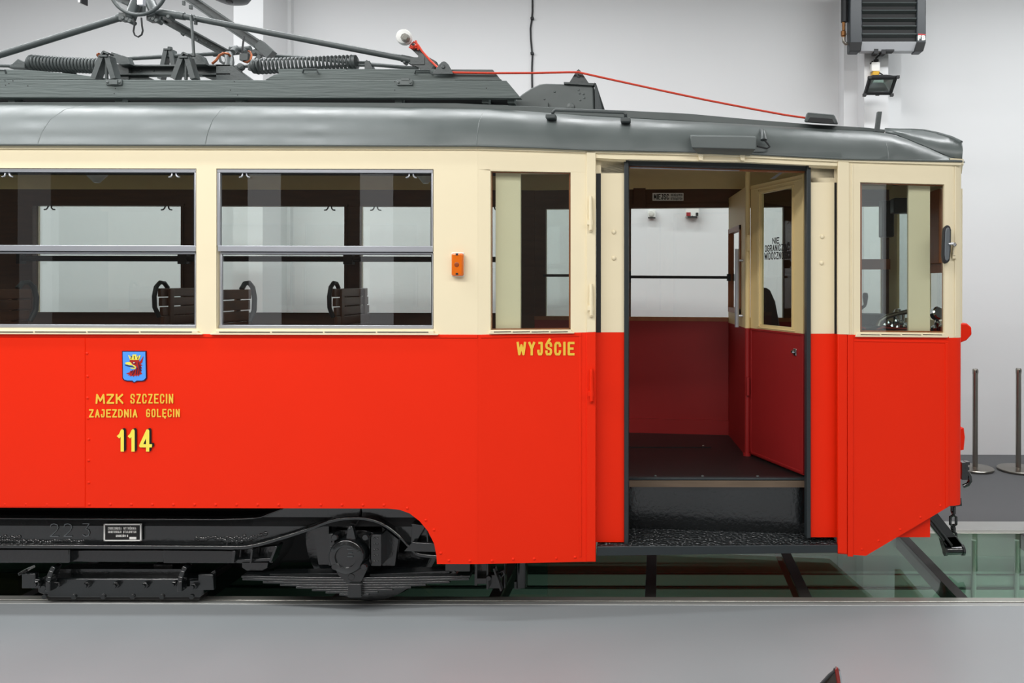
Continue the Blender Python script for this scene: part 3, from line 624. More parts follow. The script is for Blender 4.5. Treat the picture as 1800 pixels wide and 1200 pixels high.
for (a, b), (z0, z1) in [(q, (1.868, 2.842)) for q in FW]+[(q, (1.845, 2.82)) for q in PW]:
    m = MB(); m.flat([V((a, fY(a)-.01, z0)), V((b, fY(b)-.01, z0)), V((b, fY(b)-.01, z1)), V((a, fY(a)-.01, z1))]); o = m.build('far_window_pane', winglass, tram)
    if b < -1.2:
        for cx in (a+.14, b-.14):
            m = MB()
            for sg in (-1, 1): m.tube([(cx+sg*.014, fY(cx)-.04, z1), (cx+sg*.018, fY(cx)-.045, z1-.02), (cx+sg*.03, fY(cx)-.045, z1-.033), (cx+sg*.05, fY(cx)-.045, z1-.036)], .006, 6)
            m.build('window_catch', gasket, o)
# window bars (hand rails across the far windows)
m = MB()
for a, b in FW: m.tube([(a-.03, 1.96, 2.365), (b+.03, 1.96, 2.365)], .018, 10); m.tube([(a-.03, 1.975, 2.345), (b+.03, 1.975, 2.345)], .012, 8); m.box((a-.05, 1.98, 2.355), (.04, .06, .09)); m.box((b+.05, 1.98, 2.355), (.04, .06, .09))
build_each(m, 'window_guard_rail', gasket, tram)
m = MB(); q0, q1 = P(1106, 486.5, 1.72), P(1281, 487.5, 1.75); m.tube([q0, q1], .013, 10); m.box(q0, (.03, .05, .1)); m.box(q1, (.03, .05, .06)); m.tube([P(955, 484, 1.8), P(1003, 484, 1.8), P(1060, 485, 1.78)], .012, 8); m.build('hand_rail', gasket, tram)
# ceiling inside
CP = [(0.0, 2.99), (.06, 3.05), (.2, 3.09), (.5, 3.14), (.8, 3.155), (1, 3.16)]
rows = []
for x, dz in ((-6.7, 0), (X0, 0), (0.4, -.005), (1.2, -.02), (2.0, -.03)):
    hw = 1.05-sideY(x)-.06; rows.append([V((x, 1.05-hw+hw*a, z+dz)) for a, z in CP]+[V((x, 1.05+hw-hw*a, z+dz)) for a, z in CP[::-1][1:]])
MB().grid(rows).build('inner_ceiling', incream, tram, smooth=True)
m = MB(); m.tube([(-6.6, .95, 2.975), (-1.2, .95, 2.975)], .016, 8)
for x in (-6.3, -5.3, -4.05, -3.1, -2.2): m.cyl((x, .95, 2.975), (x, .95, 3.16), .012, 8)
m.build('ceiling_grab_rail', gasket, tram)
for px in (170, 748):
    x = P(px, 320, 1.05).x; MB().lathe((x, 1.05, 3.165), (0, 0, -1), [(.1, 0), (.11, .03), (.1, .1), (.07, .19), (.02, .25)], 24).build('ceiling_lamp', mat('opal_glass', (196, 196, 190), .3), tram, smooth=True)

# --- seats (slatted transverse benches)
def seat(x, y0, y1, aisle, face):
    tl, hb = 2.105, 1.42
    m = MB(); n = 9
    for i in range(n):
        z = hb+(tl-hb)*i/n; dx = -face*.06*(1-i/(n-1)); m.box((x+dx, (y0+y1)/2, z+.034), (.026, y1-y0, (tl-hb)/n-.008))
    [m.box((x-face*.03, yy, (tl+hb)/2), (.02, .05, tl-hb-.03)) for yy in (y0+.1, y1-.1)]
    o = m.build('passenger_seat', wood2, tram, bevel=.004)
    m = MB()
    for i in range(6): m.box((x+face*(.06+.07*i), (y0+y1)/2, 1.36), (.06, y1-y0, .025))
    m.build('seat_base', wood2, o, bevel=.004)
    for yy in (y0+.05, y1-.05): MB().bar((x+face*.05, yy, .9), (x+face*.05, yy, 1.36), .04, .04, (0, 1, 0)).build('leg', gasket, o); MB().bar((x+face*.4, yy, .9), (x+face*.4, yy, 1.36), .04, .04, (0, 1, 0)).build('leg', gasket, o)
    s = 1 if aisle == 'far' else -1; ya = y1 if aisle == 'far' else y0
    m = MB(); pth = [(x, ya-s*.1, tl-.005), (x+face*.0, ya-s*.06, tl+.035), (x+face*.0, ya-s*.01, tl+.04), (x+face*.01, ya+s*.02, tl+.005), (x+face*.015, ya+s*.035, tl-.07), (x+face*.015, ya+s*.03, tl-.16), (x, ya+s*.0, tl-.24)]
    m.tube(pth, .017, 10); m.build('grab_handle', jambm, o, smooth=True)
seat(-2.95, .1, .66, 'far', 1); seat(-4.53, .1, .66, 'far', 1)
seat(-2.65, 1.32, 1.98, 'near', -1); seat(-4.06, 1.32, 1.98, 'near', -1)
seat(-5.9, .1, .66, 'far', 1)

# --- cab partition, post, cab door
pa, pb = V((.607, 1.86, 0)), V((.668, 1.09, 0))
def pq(s, z): q = pa.lerp(pb, s); return V((q.x, q.y, z))
def prt(mb, s0, s1, z0, z1, t=.025): mb.prism([pq(s0, z0), pq(s1, z0), pq(s1, z1), pq(s0, z1)], (t, .0, 0))
m = MB(); prt(m, 0, 1, 2.62, 2.9); prt(m, 0, .06, 1.8, 2.62); prt(m, .74, 1, 1.8, 2.62); prt(m, .06, .74, 1.8, 1.9); cp = m.build('cab_partition', incream, tram)
m = MB(); prt(m, 0, 1, FZ, 1.8); m.build('lower_panel', maroon, cp)
m = MB(); m.flat([pq(.06, 1.9)+V((.012, 0, 0)), pq(.74, 1.9)+V((.012, 0, 0)), pq(.74, 2.62)+V((.012, 0, 0)), pq(.06, 2.62)+V((.012, 0, 0))]); m.build('pane', winglass, cp)
m = MB()
for s0, s1, z0, z1 in ((.06, .09, 1.9, 2.62), (.7, .74, 1.9, 2.62), (.06, .74, 2.58, 2.62), (.06, .74, 1.9, 1.94)): m.prism([pq(s0, z0)-V((.012, 0, 0)), pq(s1, z0)-V((.012, 0, 0)), pq(s1, z1)-V((.012, 0, 0)), pq(s0, z1)-V((.012, 0, 0))], (.05, 0, 0))
m.build('window_beading', woodred, cp)
q = pq(.86, 0)
m = MB(); hx, hy = .612, q.y; m.cyl((hx, hy, 1.8), (hx, hy, 2.42), .017, 12); m.build('pull_handle', alu, cp, smooth=True)
m = MB(); m.cyl((hx, hy, 1.89), (q.x+.01, hy+.0, 1.89), .009, 10); m.cyl((hx, hy, 2.33), (q.x+.01, hy, 2.33), .009, 10); build_each(m, 'handle_bracket', alu, cp)
m = MB(); m.cyl((.682, 1.09, 1.8), (.682, 1.09, 3.13), .02, 14); ps = m.build('door_post', incream, tram, smooth=True)
m = MB(); m.cyl((.682, 1.09, FZ), (.682, 1.09, 1.8), .021, 14).cyl((.682, 1.09, FZ), (.682, 1.09, FZ+.02), .032, 14).cyl((.684, 1.06, 1.28), (.684, 1.06, 1.42), .014, 10); m.build('lower_post', maroon, ps, smooth=True)
m = MB(); m.cyl((.684, 1.06, 2.4), (.684, 1.06, 2.52), .014, 10); m.build('hinge', incream, ps)
da, db = V((.705, 1.09, 0)), V((.997, .462, 0)); dn = (db-da).cross(V((0, 0, 1))).normalized()
if dn.y > 0: dn = -dn
def dq(s, z, o=0): q = da.lerp(db, s)+dn*o; return V((q.x, q.y, z))
def drt(mb, s0, s1, z0, z1, o=0, t=.032): mb.prism([dq(s0, z0, o), dq(s1, z0, o), dq(s1, z1, o), dq(s0, z1, o)], -dn*t)
m = MB(); drt(m, 0, 1, 2.83, 2.905); drt(m, 0, .2, 1.8, 2.83); drt(m, .8, 1, 1.8, 2.83); drt(m, .2, .8, 1.8, 1.835); cd = m.build('cab_door', incream, tram)
m = MB()
for r_ in ((.03, .97, 2.868, 2.876), (.15, .17, 1.81, 2.86), (.17, .19, 1.82, 2.84), (.8, .815, 1.82, 2.84), (.17, .83, 2.838, 2.848), (.15, .85, 1.808, 1.816), (.97, 1, 1.8, 2.905)): drt(m, *r_, .008, .01)
m.build('beading', incream, cd, bevel=.002)
m = MB(); drt(m, 0, 1, .822, 1.8); lp = m.build('lower_panel', maroon, cd)
m = MB()
for r_ in ((0, 1, .83, .845), (0, .03, .83, 1.8), (.96, 1, .83, 1.8), (0, 1, 1.785, 1.8)): drt(m, *r_, .006, .008)
m.build('panel_edge', maroon, cd, bevel=.002)
m = MB(); m.flat([dq(.2, 1.835, -.015), dq(.8, 1.835, -.015), dq(.8, 2.83, -.015), dq(.2, 2.83, -.015)]); m.build('pane', winglass, cd)
m = MB()
def dmap(x, y): return dq(x, y, -.012)
for txt, s0, s1, z1, z0 in (('NIE', .41, .54, 2.487, 2.44), ('OGRANICZAĆ', .265, .715, 2.435, 2.385), ('WIDOCZNOŚCI', .255, .735, 2.38, 2.325)):
    write(m, txt, s0*.693, s1*.693, -z1, -z0, .0085, lambda x, y: dmap(x/.693, -y), gap=.6)
m.build('lettering', inkm, cd)
m = MB(); c_ = dq(.86, 1.665, .003); m.prism([dq(.835, 1.64, .0), dq(.885, 1.64, .0), dq(.885, 1.69, .0), dq(.835, 1.69, .0)], dn*.01); m.build('lock_plate', chrome, cd, bevel=.004); MB().lathe(dq(.85, 1.667, .01), dn, [(.01, 0), (.014, .012), (.008, .02)], 12).build('lock_knob', chrome, cd)
m = MB(); m.prism([P(1354, 314, .62), P(1372, 302, .55), P(1381, 297, .55), P(1378, 302, .55), P(1362, 314, .62)], (0, .02, 0)); m.build('door_closer', alu, tram)
MB().box(P(1383, 297, .5), (.06, .04, .03)).build('door_catch', jambm, tram)

# --- sign over the far window in the doorway
SY = fY(.1)-.085
m = MB(); prect(m, 1147, 339, 1201.5, 352.5, SY, .008); sg = m.build('capacity_sign', white, tram)
m = MB(); write(m, 'MIEJSC', 1149, 1176, 340.8, 350.8, 1.45, lambda x, y: P(x, y, SY-.002), gap=.45)
m.build('lettering', inkm, sg)
m = MB(); write(m, 'SIEDZĄCYCH', 1179, 1199.5, 340.6, 345, .7, lambda x, y: P(x, y, SY-.002), gap=.8); write(m, 'STOJĄCYCH', 1179, 1199.5, 347, 351.2, .7, lambda x, y: P(x, y, SY-.002), gap=.8); m.build('small_lettering', inkm, sg)

# --- driver's seat and controls
m = MB(); m.prism([P(x, y, 1.2) for x, y in ((1338, 600), (1338, 512), (1341, 507), (1347, 505), (1354, 510), (1363, 530), (1371, 572), (1371, 600))], (0, .4, 0)); ds = m.build('driver_seat', leather, tram, bevel=.02)
MB().box((1.1, 1.4, 1.5), (.4, .4, .1)).build('cushion', leather, ds, bevel=.03); MB().cyl((1.1, 1.4, FZ), (1.1, 1.4, 1.46), .04).build('leg', gasket, ds)
m = MB(); m.bx(1.42, 1.98, .85, 1.3, FZ, 1.84); cs = m.build('control_stand', heatm, tram, bevel=.02)
c0 = P(1520, 560, 1.0)
m = MB(); m.cyl((P(1530, 575, .95).x, .95, 1.84), (P(1530, 575, .95).x, .95, 1.92), .11, 20); m.build('controller_drum', jambm, cs)
m = MB(); m.tube([P(1510, 545, .95), P(1520, 537, .95), P(1521, 534, .95)], .012).lathe(P(1521, 535, .95), (0, 0, 1), [(.012, 0), (.016, .02), (.022, .06), (.018, .085), (.005, .09)], 12); m.build('controller_handle', gasket, cs, smooth=True)
m = MB(); m.tube([P(1545, 573, .8), P(1547, 564, .8), P(1560, 556, .8), P(1583, 550, .8), P(1600, 547, .8)], [.03, .022, .018, .016, .02], 10); m.build('brake_handle', steel, cs, smooth=True)
m = MB(); m.lathe(P(1578, 548, .82), (0, 0, 1), [(.03, -.1), (.03, 0), (.02, .02), (.005, .025)], 14).cyl(P(1588, 552, .82), P(1588, 590, .82), .012); m.lathe(P(1644, 552, .8), (0.3, -1, .3), [(.05, 0), (.05, .04), (.04, .05)], 16); m.build('gauge', chrome, cs)
m = MB()
for i, (x, y) in enumerate([(1555, 570), (1562, 566), (1568, 572), (1575, 563), (1577, 574), (1584, 566), (1590, 572), (1648, 566), (1642, 575), (1652, 572)]): m.lathe(P(x, y, .78), (0, -.3, 1), [(.02, -.04), (.022, 0), (.012, .012)], 10)
build_each(m, 'switch_knob', chrome, cs)
m = MB(); m.tube([P(1512, 574, .75), P(1522, 578, .75)], .006, 6).tube([P(1540, 580, .75), P(1552, 575, .75), P(1570, 577, .75), P(1594, 578, .75)], .008, 6); m.build('cable', mat('red_cable', (170, 50, 40), .5), cs)
m = MB(); m.box(P(1545, 590, .8), (.55, .4, .1)); m.build('dash_top', heatm, cs)
m = MB(); m.prism([V((2.06, .8, 2.3)), V((2.16, .8, 2.3)), V((2.16, 1.3, 2.3)), V((2.06, 1.3, 2.3))], (0, 0, .55)); m.build('destination_box', woodred, tram, bevel=.004)
m = MB(); frect(m, 1.3, 2.0, 2.27, 2.36, .06, .04); m.bx(2.08, 2.14, .78, 1.35, 2.23, 2.3); m.build('cab_window_rail', woodred, tram)
MB().box(P(1590, 362, 1.2), (.2, .1, .12)).box(P(1558, 385, 1.4), (.1, .1, .3)).build('cab_switch_panel', heatm, tram, bevel=.01)

# --- front end
zb, zr, zt, ze = P(1690, 884, .4).z, P(1690, 592.3, .4).z, P(1690, 286, .4).z, P(1690, 280, .4).z
plan = [(PS(1667, 500).x, PS(1667, 500).y), (2.0, .346), (2.032, .358), (2.05, .385), (2.06, .425), (2.2, .75), (2.2, 1.35), (2.06, 1.675), (2.0, 1.755)]
def wrap(mb, pl, z0, z1, t=.03):
    c = V((1.0, 1.05)); ins = [((x-.03*(1 if x > 1.97 else .3)), y+(.03 if y < 1 else -.03)) for x, y in pl]
    n = len(pl); base = len(mb.v)
    mb.v += [V((x, y, z0)) for x, y in pl]+[V((x, y, z1)) for x, y in pl]+[V((x, y, z0)) for x, y in ins]+[V((x, y, z1)) for x, y in ins]
    for i in range(n-1):
        mb.f += [(base+i, base+i+1, base+n+i+1, base+n+i), (base+2*n+i, base+3*n+i, base+3*n+i+1, base+2*n+i+1), (base+n+i, base+n+i+1, base+3*n+i+1, base+3*n+i), (base+i, base+2*n+i, base+2*n+i+1, base+i+1)]
    return mb
wrap(MB(), plan, zb, zr).build('front_lower_panel', red, tram, smooth=True)
m = MB(); wrap(m, plan, zr, 1.86); wrap(m, plan, 2.84, zt+.02)
for i0, i1 in ((0, 4), (7, 8)): wrap(m, plan[i0:i1+1], 1.86, 2.84)
for (x, y) in ((2.185, .75), (2.185, 1.35)): m.bx(x-.03, x+.015, y-.03, y+.03, 1.86, 2.84)
fu = m.build('front_upper_panel', cream, tram, smooth=True)
m = MB(); wrap(m, [(x+(.012 if i > 1 else .004), y-(.012 if i < 5 else -.012)) for i, (x, y) in enumerate(plan)], P(1690, 291, .4).z, P(1690, 281.5, .4).z); m.build('cornice_strip', cream, fu)
for (a, b) in ((4, 5), (5, 6), (6, 7)):
    m = MB(); m.flat([V((*plan[a], 1.86)), V((*plan[b], 1.86)), V((*plan[b], 2.84)), V((*plan[a], 2.84))]); m.build('windscreen_pane', winglass, fu)
m = MB(); m.prism([V((2.0, .95, .27)), V((2.0, .95, .75)), V((2.0, 1.6, .75)), V((2.0, 1.6, .27))], (.05, 0, 0)); m.prism([P(1560, 938, .95), P(1634.5, 937.5, .95), P(1634.5, 880, .95), P(1560, 880, .95)], (0, .04, 0)); m.build('front_apron', red, tram)
m = MB(); m.prism([P(x, y, .8) for x, y in ((1675, 568), (1700, 568), (1708.5, 575), (1709, 588), (1700, 598), (1690, 602), (1675, 602))], (0, .14, 0)); m.build('front_lamp_hood', red, tram, bevel=.012)
m = MB(); m.prism([P(x, y, .8) for x, y in ((1686, 755), (1694, 752), (1696, 768), (1694, 790), (1686, 792))], (0, .1, 0)); m.build('front_step_bracket', red, tram)
m = MB(); hY = .95
m.box(P(1693, 826, hY), (.045, .07, .13)).box(P(1699, 813, hY), (.03, .05, .022)).box(P(1698, 822, hY), (.03, .05, .022)); m.tube([P(1700, 829, hY), P(1704, 836, hY), P(1705, 845, hY), P(1701, 851, hY), P(1693, 854, hY)], .017, 10); m.build('brake_hose', blackm, tram, smooth=True)

# --- coupling below the front: hanging chain, drawbar
YC = .98
m = MB(); m.bar(P(1615, 880, YC), P(1682, 965, YC), .1, .1, (0, 1, 0)); m.bar(P(1622, 893, YC-.06), P(1672, 958, YC-.06), .02, .05, (0, 1, 0))
m.prism([P(x, y, YC-.05) for x, y in ((1658, 951), (1662, 943), (1682, 942), (1690, 955), (1690, 968), (1664, 973))], (0, .1, 0)); cpl = m.build('drawbar', blackm, tram, bevel=.006)
m = MB(); m.cyl(P(1660, 967.5, YC-.06), P(1695, 966.5, YC-.06), .032, 16).cyl(P(1659.5, 967.5, YC-.06), P(1663, 967.5, YC-.06), .04, 8).cyl(P(1690, 966.5, YC-.06), P(1694, 966.5, YC-.06), .042, 8); m.build('coupling_pin', blackm, cpl, smooth=True)
m = MB(); YH2 = YC-.03
for k, (y0, y1, fl) in enumerate(((884, 906, 1), (902, 927, 0), (920, 937, 1), (931, 953, 0))):
    c0 = P(1675.5, (y0+y1)/2, YH2); hh = (y1-y0)/2/sc_at(YH2)-.012; ww = .022
    pth = [(0, -hh), (ww, -hh+.014), (ww, hh-.014), (0, hh), (-ww, hh-.014), (-ww, -hh+.014)]
    m.tube([c0+(V((0, a, b)) if fl else V((a, 0, b))) for a, b in pth], .0115, 8, closed=True)
m.build('chain', blackm, cpl, smooth=True)
MB().bar(P(1668, 882, YH2), P(1688, 880, YH2), .06, .05, (0, 1, 0)).tube([P(1676, 940, YH2), P(1676, 962, YH2)], .012).build('chain_hook', blackm, cpl)

# --- mirror, indicator, handles
m = MB(); MO = .1
def mp(x, y): return PS(x, y, MO)
outl = [(1658.2, 405), (1660, 398), (1665, 395), (1670, 397), (1672, 404), (1671.3, 440), (1669.5, 457), (1666, 462), (1661, 463), (1658, 459), (1656.5, 450), (1657, 430)]
m.prism([mp(x, y) for x, y in outl], (.03, .1, 0)); mr = m.build('wing_mirror', gasket, tram, bevel=.008)
ctr = (1665, 429); m = MB(); m.prism([mp(ctr[0]+.6+(x-ctr[0])*.62, ctr[1]+(y-ctr[1])*.88)-V((0, .006, 0)) for x, y in outl], (0, .03, 0)); m.build('mirror_back', mat('mirror_grey', (98, 104, 108), .4), mr, bevel=.006)
m = MB(); m.tube([mp(1667, 428.5)+V((0, -.01, 0)), mp(1672, 428)+V((0, -.02, 0)), PS(1677, 429.5, .07)], .009, 10).dome(PS(1678, 429.5, .075), (0, -1, .2), .014).cyl(PS(1678, 429.5, .08), PS(1678, 429.5, .0), .012); m.build('mirror_arm', chrome, mr, smooth=True)
m = MB(); m.tube([PS(1676, 434, .012), PS(1676, 448, .02), PS(1679, 449, .012)], .009, 8).box(PS(1677.5, 449, .01), (.03, .02, .04)); m.build('mirror_bracket', cream, mr)
m = MB(); srect(m, 793.5, 443.5, 815.5, 486, .006, .01); ind = m.build('turn_signal', white, tram, bevel=.006)
m = MB(); spoly(m, [(793, 445), (813.5, 445), (813.5, 485), (793, 485)], .04, .036); m.build('lens', amber, ind, bevel=.01, segs=3)
m = MB(); 
for y in (447, 481.5): srect(m, 801, y-2, 805, y+1.5, .042, .01)
build_each(m, 'lens_screw', gasket, ind)
MB().lathe(PS(803, 465, .038), (0, -1, 0), [(.02, 0), (.012, .004), (.003, .005)], 12).build('bulb', mat('amber_dark', (150, 66, 12), .4), ind)
for x, y0, y1, mt_ in ((1038.5, 345, 404, cream), (1039.5, 499, 554, cream), (1040, 648, 704, red)):
    m = MB(); m.tube([PS(x-.3, y0, .03), PS(x, (y0+y1)/2, .035), PS(x+.3, y1, .03)], [.011, .014, .0125], 10).box(PS(x-1, y1-13, .02), (.035, .04, .03)).dome(PS(x+.2, y1+2, .02), (0, -.3, -1), .012); m.build('door_handle', mt_, tram, smooth=True)

# --- lettering and emblem on the red side
m = MB(); L3 = lambda x, y: PS(x, y, .005)
write(m, 'MZK', 168, 217, 692, 709.5, 3.2, L3, gap=.8); write(m, 'SZCZECIN', 229.5, 304.5, 692, 709, 2.5, L3, gap=1.0)
write(m, 'ZAJEZDNIA', 156.5, 241.5, 719, 733.5, 2.5, L3, gap=.8); write(m, 'GOLĘCIN', 257, 316, 718.5, 733, 2.3, L3, gap=1.0)
m.build('depot_lettering', yellow, lower)
m = MB(); L4 = lambda x, y: PS(x, y, .008)
write(m, '114', 206.5, 266.5, 754, 793.5, 5.8, L4, gap=.75); m.build('fleet_number', numyel, lower)
m = MB()
for k in range(1, 8): write(m, '114', 206.5+k*.55, 266.5+k*.55, 754-k*.3, 793.5-k*.3, 5.8, lambda x, y: PS(x, y, .008-k*.0004), gap=.75)
m.build('number_shadow', inkm, lower)
m = MB(); write(m, 'WYJŚCIE', 908, 1010, 600.5, 624.5, 4.2, lambda x, y: PS(x, y, .004), gap=.85); m.build('exit_lettering', yellow, plat)
def ez(pts, o): return [PS(190+x/15, 605+y/15, o) for x, y in pts]
sh = [(385, 195), (980, 195), (995, 880), (940, 940), (890, 955), (755, 955), (690, 995), (640, 955), (500, 950), (430, 930), (395, 880)]
def grow(pts, k):
    cx, cy = 690, 580; return [(x+(k if x > cx else -k), y+(k if y > cy else -k)) for x, y in pts]
m = MB(); m.prism(ez(grow(sh, 20), .006), (0, .006, 0)); em = m.build('coat_of_arms', navy, lower)
m = MB(); m.flat(ez(sh, .0072)); o = m.build('shield_field', blue, lower)
m = MB(); m.flat(ez([(575, 405), (810, 405), (835, 460), (935, 300), (900, 480), (850, 520), (910, 550), (860, 570), (900, 630), (860, 640), (890, 700), (860, 720), (900, 780), (830, 800), (790, 850), (770, 810), (740, 850), (720, 815), (660, 855), (640, 825), (570, 850), (590, 815), (520, 820), (560, 800), (470, 770), (560, 740), (590, 690), (640, 700), (700, 665), (745, 640), (740, 580), (690, 550), (640, 520), (590, 470), (560, 450)], .0084)); m.build('eagle_head', embred, lower)
m = MB(); m.flat(ez([(450, 480), (520, 465), (590, 470), (635, 530), (700, 555), (735, 600), (720, 650), (680, 645), (600, 635), (580, 615), (680, 615), (690, 595), (640, 555), (560, 545), (460, 520)], .0096)); m.flat(ez([(580, 410), (530, 290), (560, 285), (590, 345), (605, 290), (640, 350), (640, 270), (750, 265), (745, 350), (790, 290), (790, 350), (830, 285), (860, 290), (815, 410)], .0096)); m.build('beak_and_crown', numyel, lower)
m = MB()
for ln in ([(450, 545), (560, 575), (640, 585), (690, 605)], [(640, 690), (600, 740)], [(700, 690), (640, 800)], [(760, 620), (740, 780)], [(800, 480), (820, 640), (800, 780)], [(840, 560), (860, 700)], [(600, 380), (620, 320)], [(690, 380), (690, 310)], [(780, 380), (790, 330)], [(655, 470), (690, 505), (725, 490)]):
    strokes(m, [ln], 20, lambda x, y: PS(190+x/15, 605+y/15, .0108))
m.build('emblem_linework', navy, lower)
m = MB(); m.flat(ez([(655, 480), (680, 470), (705, 482), (690, 498), (668, 496)], .0112)); m.build('eye', white, lower)
# ------------------------------------------------------------------ roof
PR = [(-.03, -.02), (-.02, 0.0), (0.0, .19), (.05, .45), (.13, .67), (.25, .84), (.45, .93), (.75, .985), (1.05, 1.0)]
def eave_pt(px): return PS(px, ey(px)+1, .02)
ST = [(-700, .365), (0, .365), (500, .362), (839, .345), (940, .325), (1030, .312), (1210, .285), (1330, .277), (1480, .27), (1545, .262), (1575, .25), (1605, .215), (1635, .16), (1660, .1), (1680, .05), (1691, .025)]
rows = []
for px, rr in ST:
    e_ = eave_pt(px); X = e_.x; ty = sideY(X); hw = 1.05-ty; k = hw/1.05
    near = [V((X, ty+a*k, e_.z+b*rr)) for a, b in PR]
    far = [V((X, 2.1-p.y, p.z)) for p in near[::-1][1:]]
    rows.append(near+far)
last = rows[-1]; ez_ = last[0].z
rows.append([V((2.09+.13*max(0, 1-abs(p.y-1.05)/.66)**.6, .42+(p.y-last[0].y)*(1.26/(last[-1].y-last[0].y)), ez_+.01)) for p in last])
roof = MB().grid(rows).build('roof', roofm, tram, smooth=True, solid=.012)
def seam(px, rr, nm='roof_seam'):
    e_ = eave_pt(px); ty = sideY(e_.x); k = (1.05-ty)/1.05
    MB().tube([V((e_.x+.004*i*i*(1 if px < 200 else 0), ty+a*k-.002, e_.z+b*rr)) for i, (a, b) in enumerate(PR[1:7])], .006, 6).build(nm, roofm, roof, smooth=True)
seam(68, .365); seam(362, .363); seam(838, .345); seam(1562, .25)
# raised ledge along the roof, planks of the roof walkway
def along(pts, dy, dz, name, m, par, bev=.004):
    mb = MB(); n = len(pts); b = len(mb.v)
    for p, (h, t) in zip(pts, dz): mb.v += [p, p+V((0, 0, h)), p+V((0, t, h)), p+V((0, t, 0))]
    for i in range(n-1):
        for j in range(4): mb.f.append((i*4+j, i*4+(j+1) % 4, (i+1)*4+(j+1) % 4, (i+1)*4+j))
    mb.f += [(0, 1, 2, 3), ((n-1)*4+3, (n-1)*4+2, (n-1)*4+1, (n-1)*4)]
    return mb.build(name, m, par, bevel=bev)
lb = [(-700, 190, 179), (500, 190.5, 179.3), (800, 192, 181), (870, 195, 184), (950, 199, 187.5), (1100, 207, 194), (1210, 213, 199.5), (1330, 221, 210.5), (1430, 226.5, 218.5), (1520, 230.5, 223.5), (1556, 232.5, 227.5)]
def ly(px): return sideY((px-1160)*4.8/F)+.36
along([P(x, y0, ly(x)) for x, y0, y1 in lb], 0, [((y0-y1)/sc_at(ly(x)), .05) for x, y0, y1 in lb], 'roof_ledge', roofm, roof)
# visor lip round the front end of the roof
bot = [(1556, 232, .72), (1575, 236, .66), (1600, 246, .58), (1625, 256.5, .5), (1650, 267.5, .44), (1672, 277, .385), (1690, 279.5, .37)]
top = [(1556, 228, .76), (1580, 229, .78), (1602, 229, .78), (1625, 230.5, .72), (1648, 235, .62), (1672, 242, .48), (1690, 250.5, .395)]
r0 = [P(x, y, Y) for x, y, Y in bot]; r1 = [P(x, y, Y) for x, y, Y in top]
fr0 = [V((2.2, .75, r0[-1].z)), V((2.2, 1.35, r0[-1].z)), V((2.06, 1.7, r0[-1].z))]; fr1 = [V((2.17, .78, r1[-1].z)), V((2.17, 1.32, r1[-1].z)), V((2.04, 1.68, r1[-1].z))]
mid = [a.lerp(b, .5)+V((.0, -.012, 0)) for a, b in zip(r0+fr0, r1+fr1)]
MB().grid([r0+fr0, mid, r1+fr1]).build('roof_visor', roofm, roof, smooth=True, solid=.014)
m = MB(); m.tube([P(x, y-.6, Y) for x, y, Y in top], .011, 8); m.build('visor_rim', roofm, roof, smooth=True)

# walkway planks
YP = .33
m = MB(); ppoly(m, [(-700, 138), (890, 141.5), (916, 172.5), (-700, 171)], YP, .05); wk = m.build('roof_walkway', boardm, tram, bevel=.004)
m = MB(); ppoly(m, [(-700, 172), (895, 173.5), (905, 183), (-700, 180)], YP+.11, .04); m.build('walkway_gap_shade', blackmatte, wk)  # black strip standing for the shade in the gap under the planks
m = MB()
for x in (20, 208, 420, 700, 853, 898): prect(m, x-6, 172, x+6, 181, YP+.04, .08)
m.build('walkway_block', boardm, wk)
m = MB(); ppoly(m, [(466, 140), (482, 131), (496, 128), (600, 126), (612, 121), (866, 122), (881, 141), (700, 143)], YP+.1, .05); ppoly(m, [(800, 138.5), (853, 137.5), (881, 139), (881, 141), (800, 141)], YP+.06, .05); m.build('upper_plank', boardm, wk, bevel=.003)
m = MB(); ppoly(m, [(-700, 118), (-5, 121), (58, 123.5), (130, 130), (192, 138), (192, 140), (-700, 138)], YP+.16, .05); m.build('upper_plank', boardm, wk, bevel=.003)
m = MB(); ppoly(m, [(488, 121), (608, 121), (610, 128), (490, 130)], YP+.13, .2); m.build('plank_block', boardm, wk, bevel=.003)
m = MB()
for cx, cy in ((199.5, 143.5), (711, 144)):
    prect(m, cx-14, cy-4, cx+14, cy+5.5, YP-.012, .02)
    for dx in (-10.5, 10.5): m.dome(P(cx+dx, cy+1, YP-.012), (0, -1, 0), .01)
o = build_each(m, 'plank_hinge', roofm, wk, bevel=.003)
m = MB(); prect(m, 193, 140, 206, 148, YP-.02, .02); prect(m, 705, 137, 719, 141, YP-.015, .02); build_each(m, 'hinge_leaf', roofm, o)
m = MB()
for a, b, y in ((532, 559, 122), (729, 758, 123.5), (-14, 11, 123.5)): m.tube([P(a, y+6, YP+.09), P(a+2, y, YP+.08), P(b-2, y, YP+.08), P(b, y+6, YP+.09)], .007, 8)
build_each(m, 'plank_handle', pantm, wk, smooth=True)
m = MB()
for x, y in ((10, 150), (16, 147), (9, 142), (23, 142), (49, 151), (203, 155.5), (201, 164.5), (412, 143.5), (418, 167), (405, 158.5), (694, 158.5), (694, 143.5), (855, 155)): m.lathe(P(x, y, YP+.001), (0, -1, 0), [(.0045, 0), (.004, .0015)], 8)
m.build('nail_hole', gasket, wk)
# triangular rope brackets
m = MB(); ppoly(m, [(759, 130), (772, 113), (776, 109), (780, 107.5), (784, 109), (788, 113), (797, 130)], .395, .012); m.lathe(P(779, 117.5, .395), (0, -1, 0), [(.014, 0), (.012, .008)], 10); m.build('rope_guide_bracket', pantm, wk, bevel=.002)

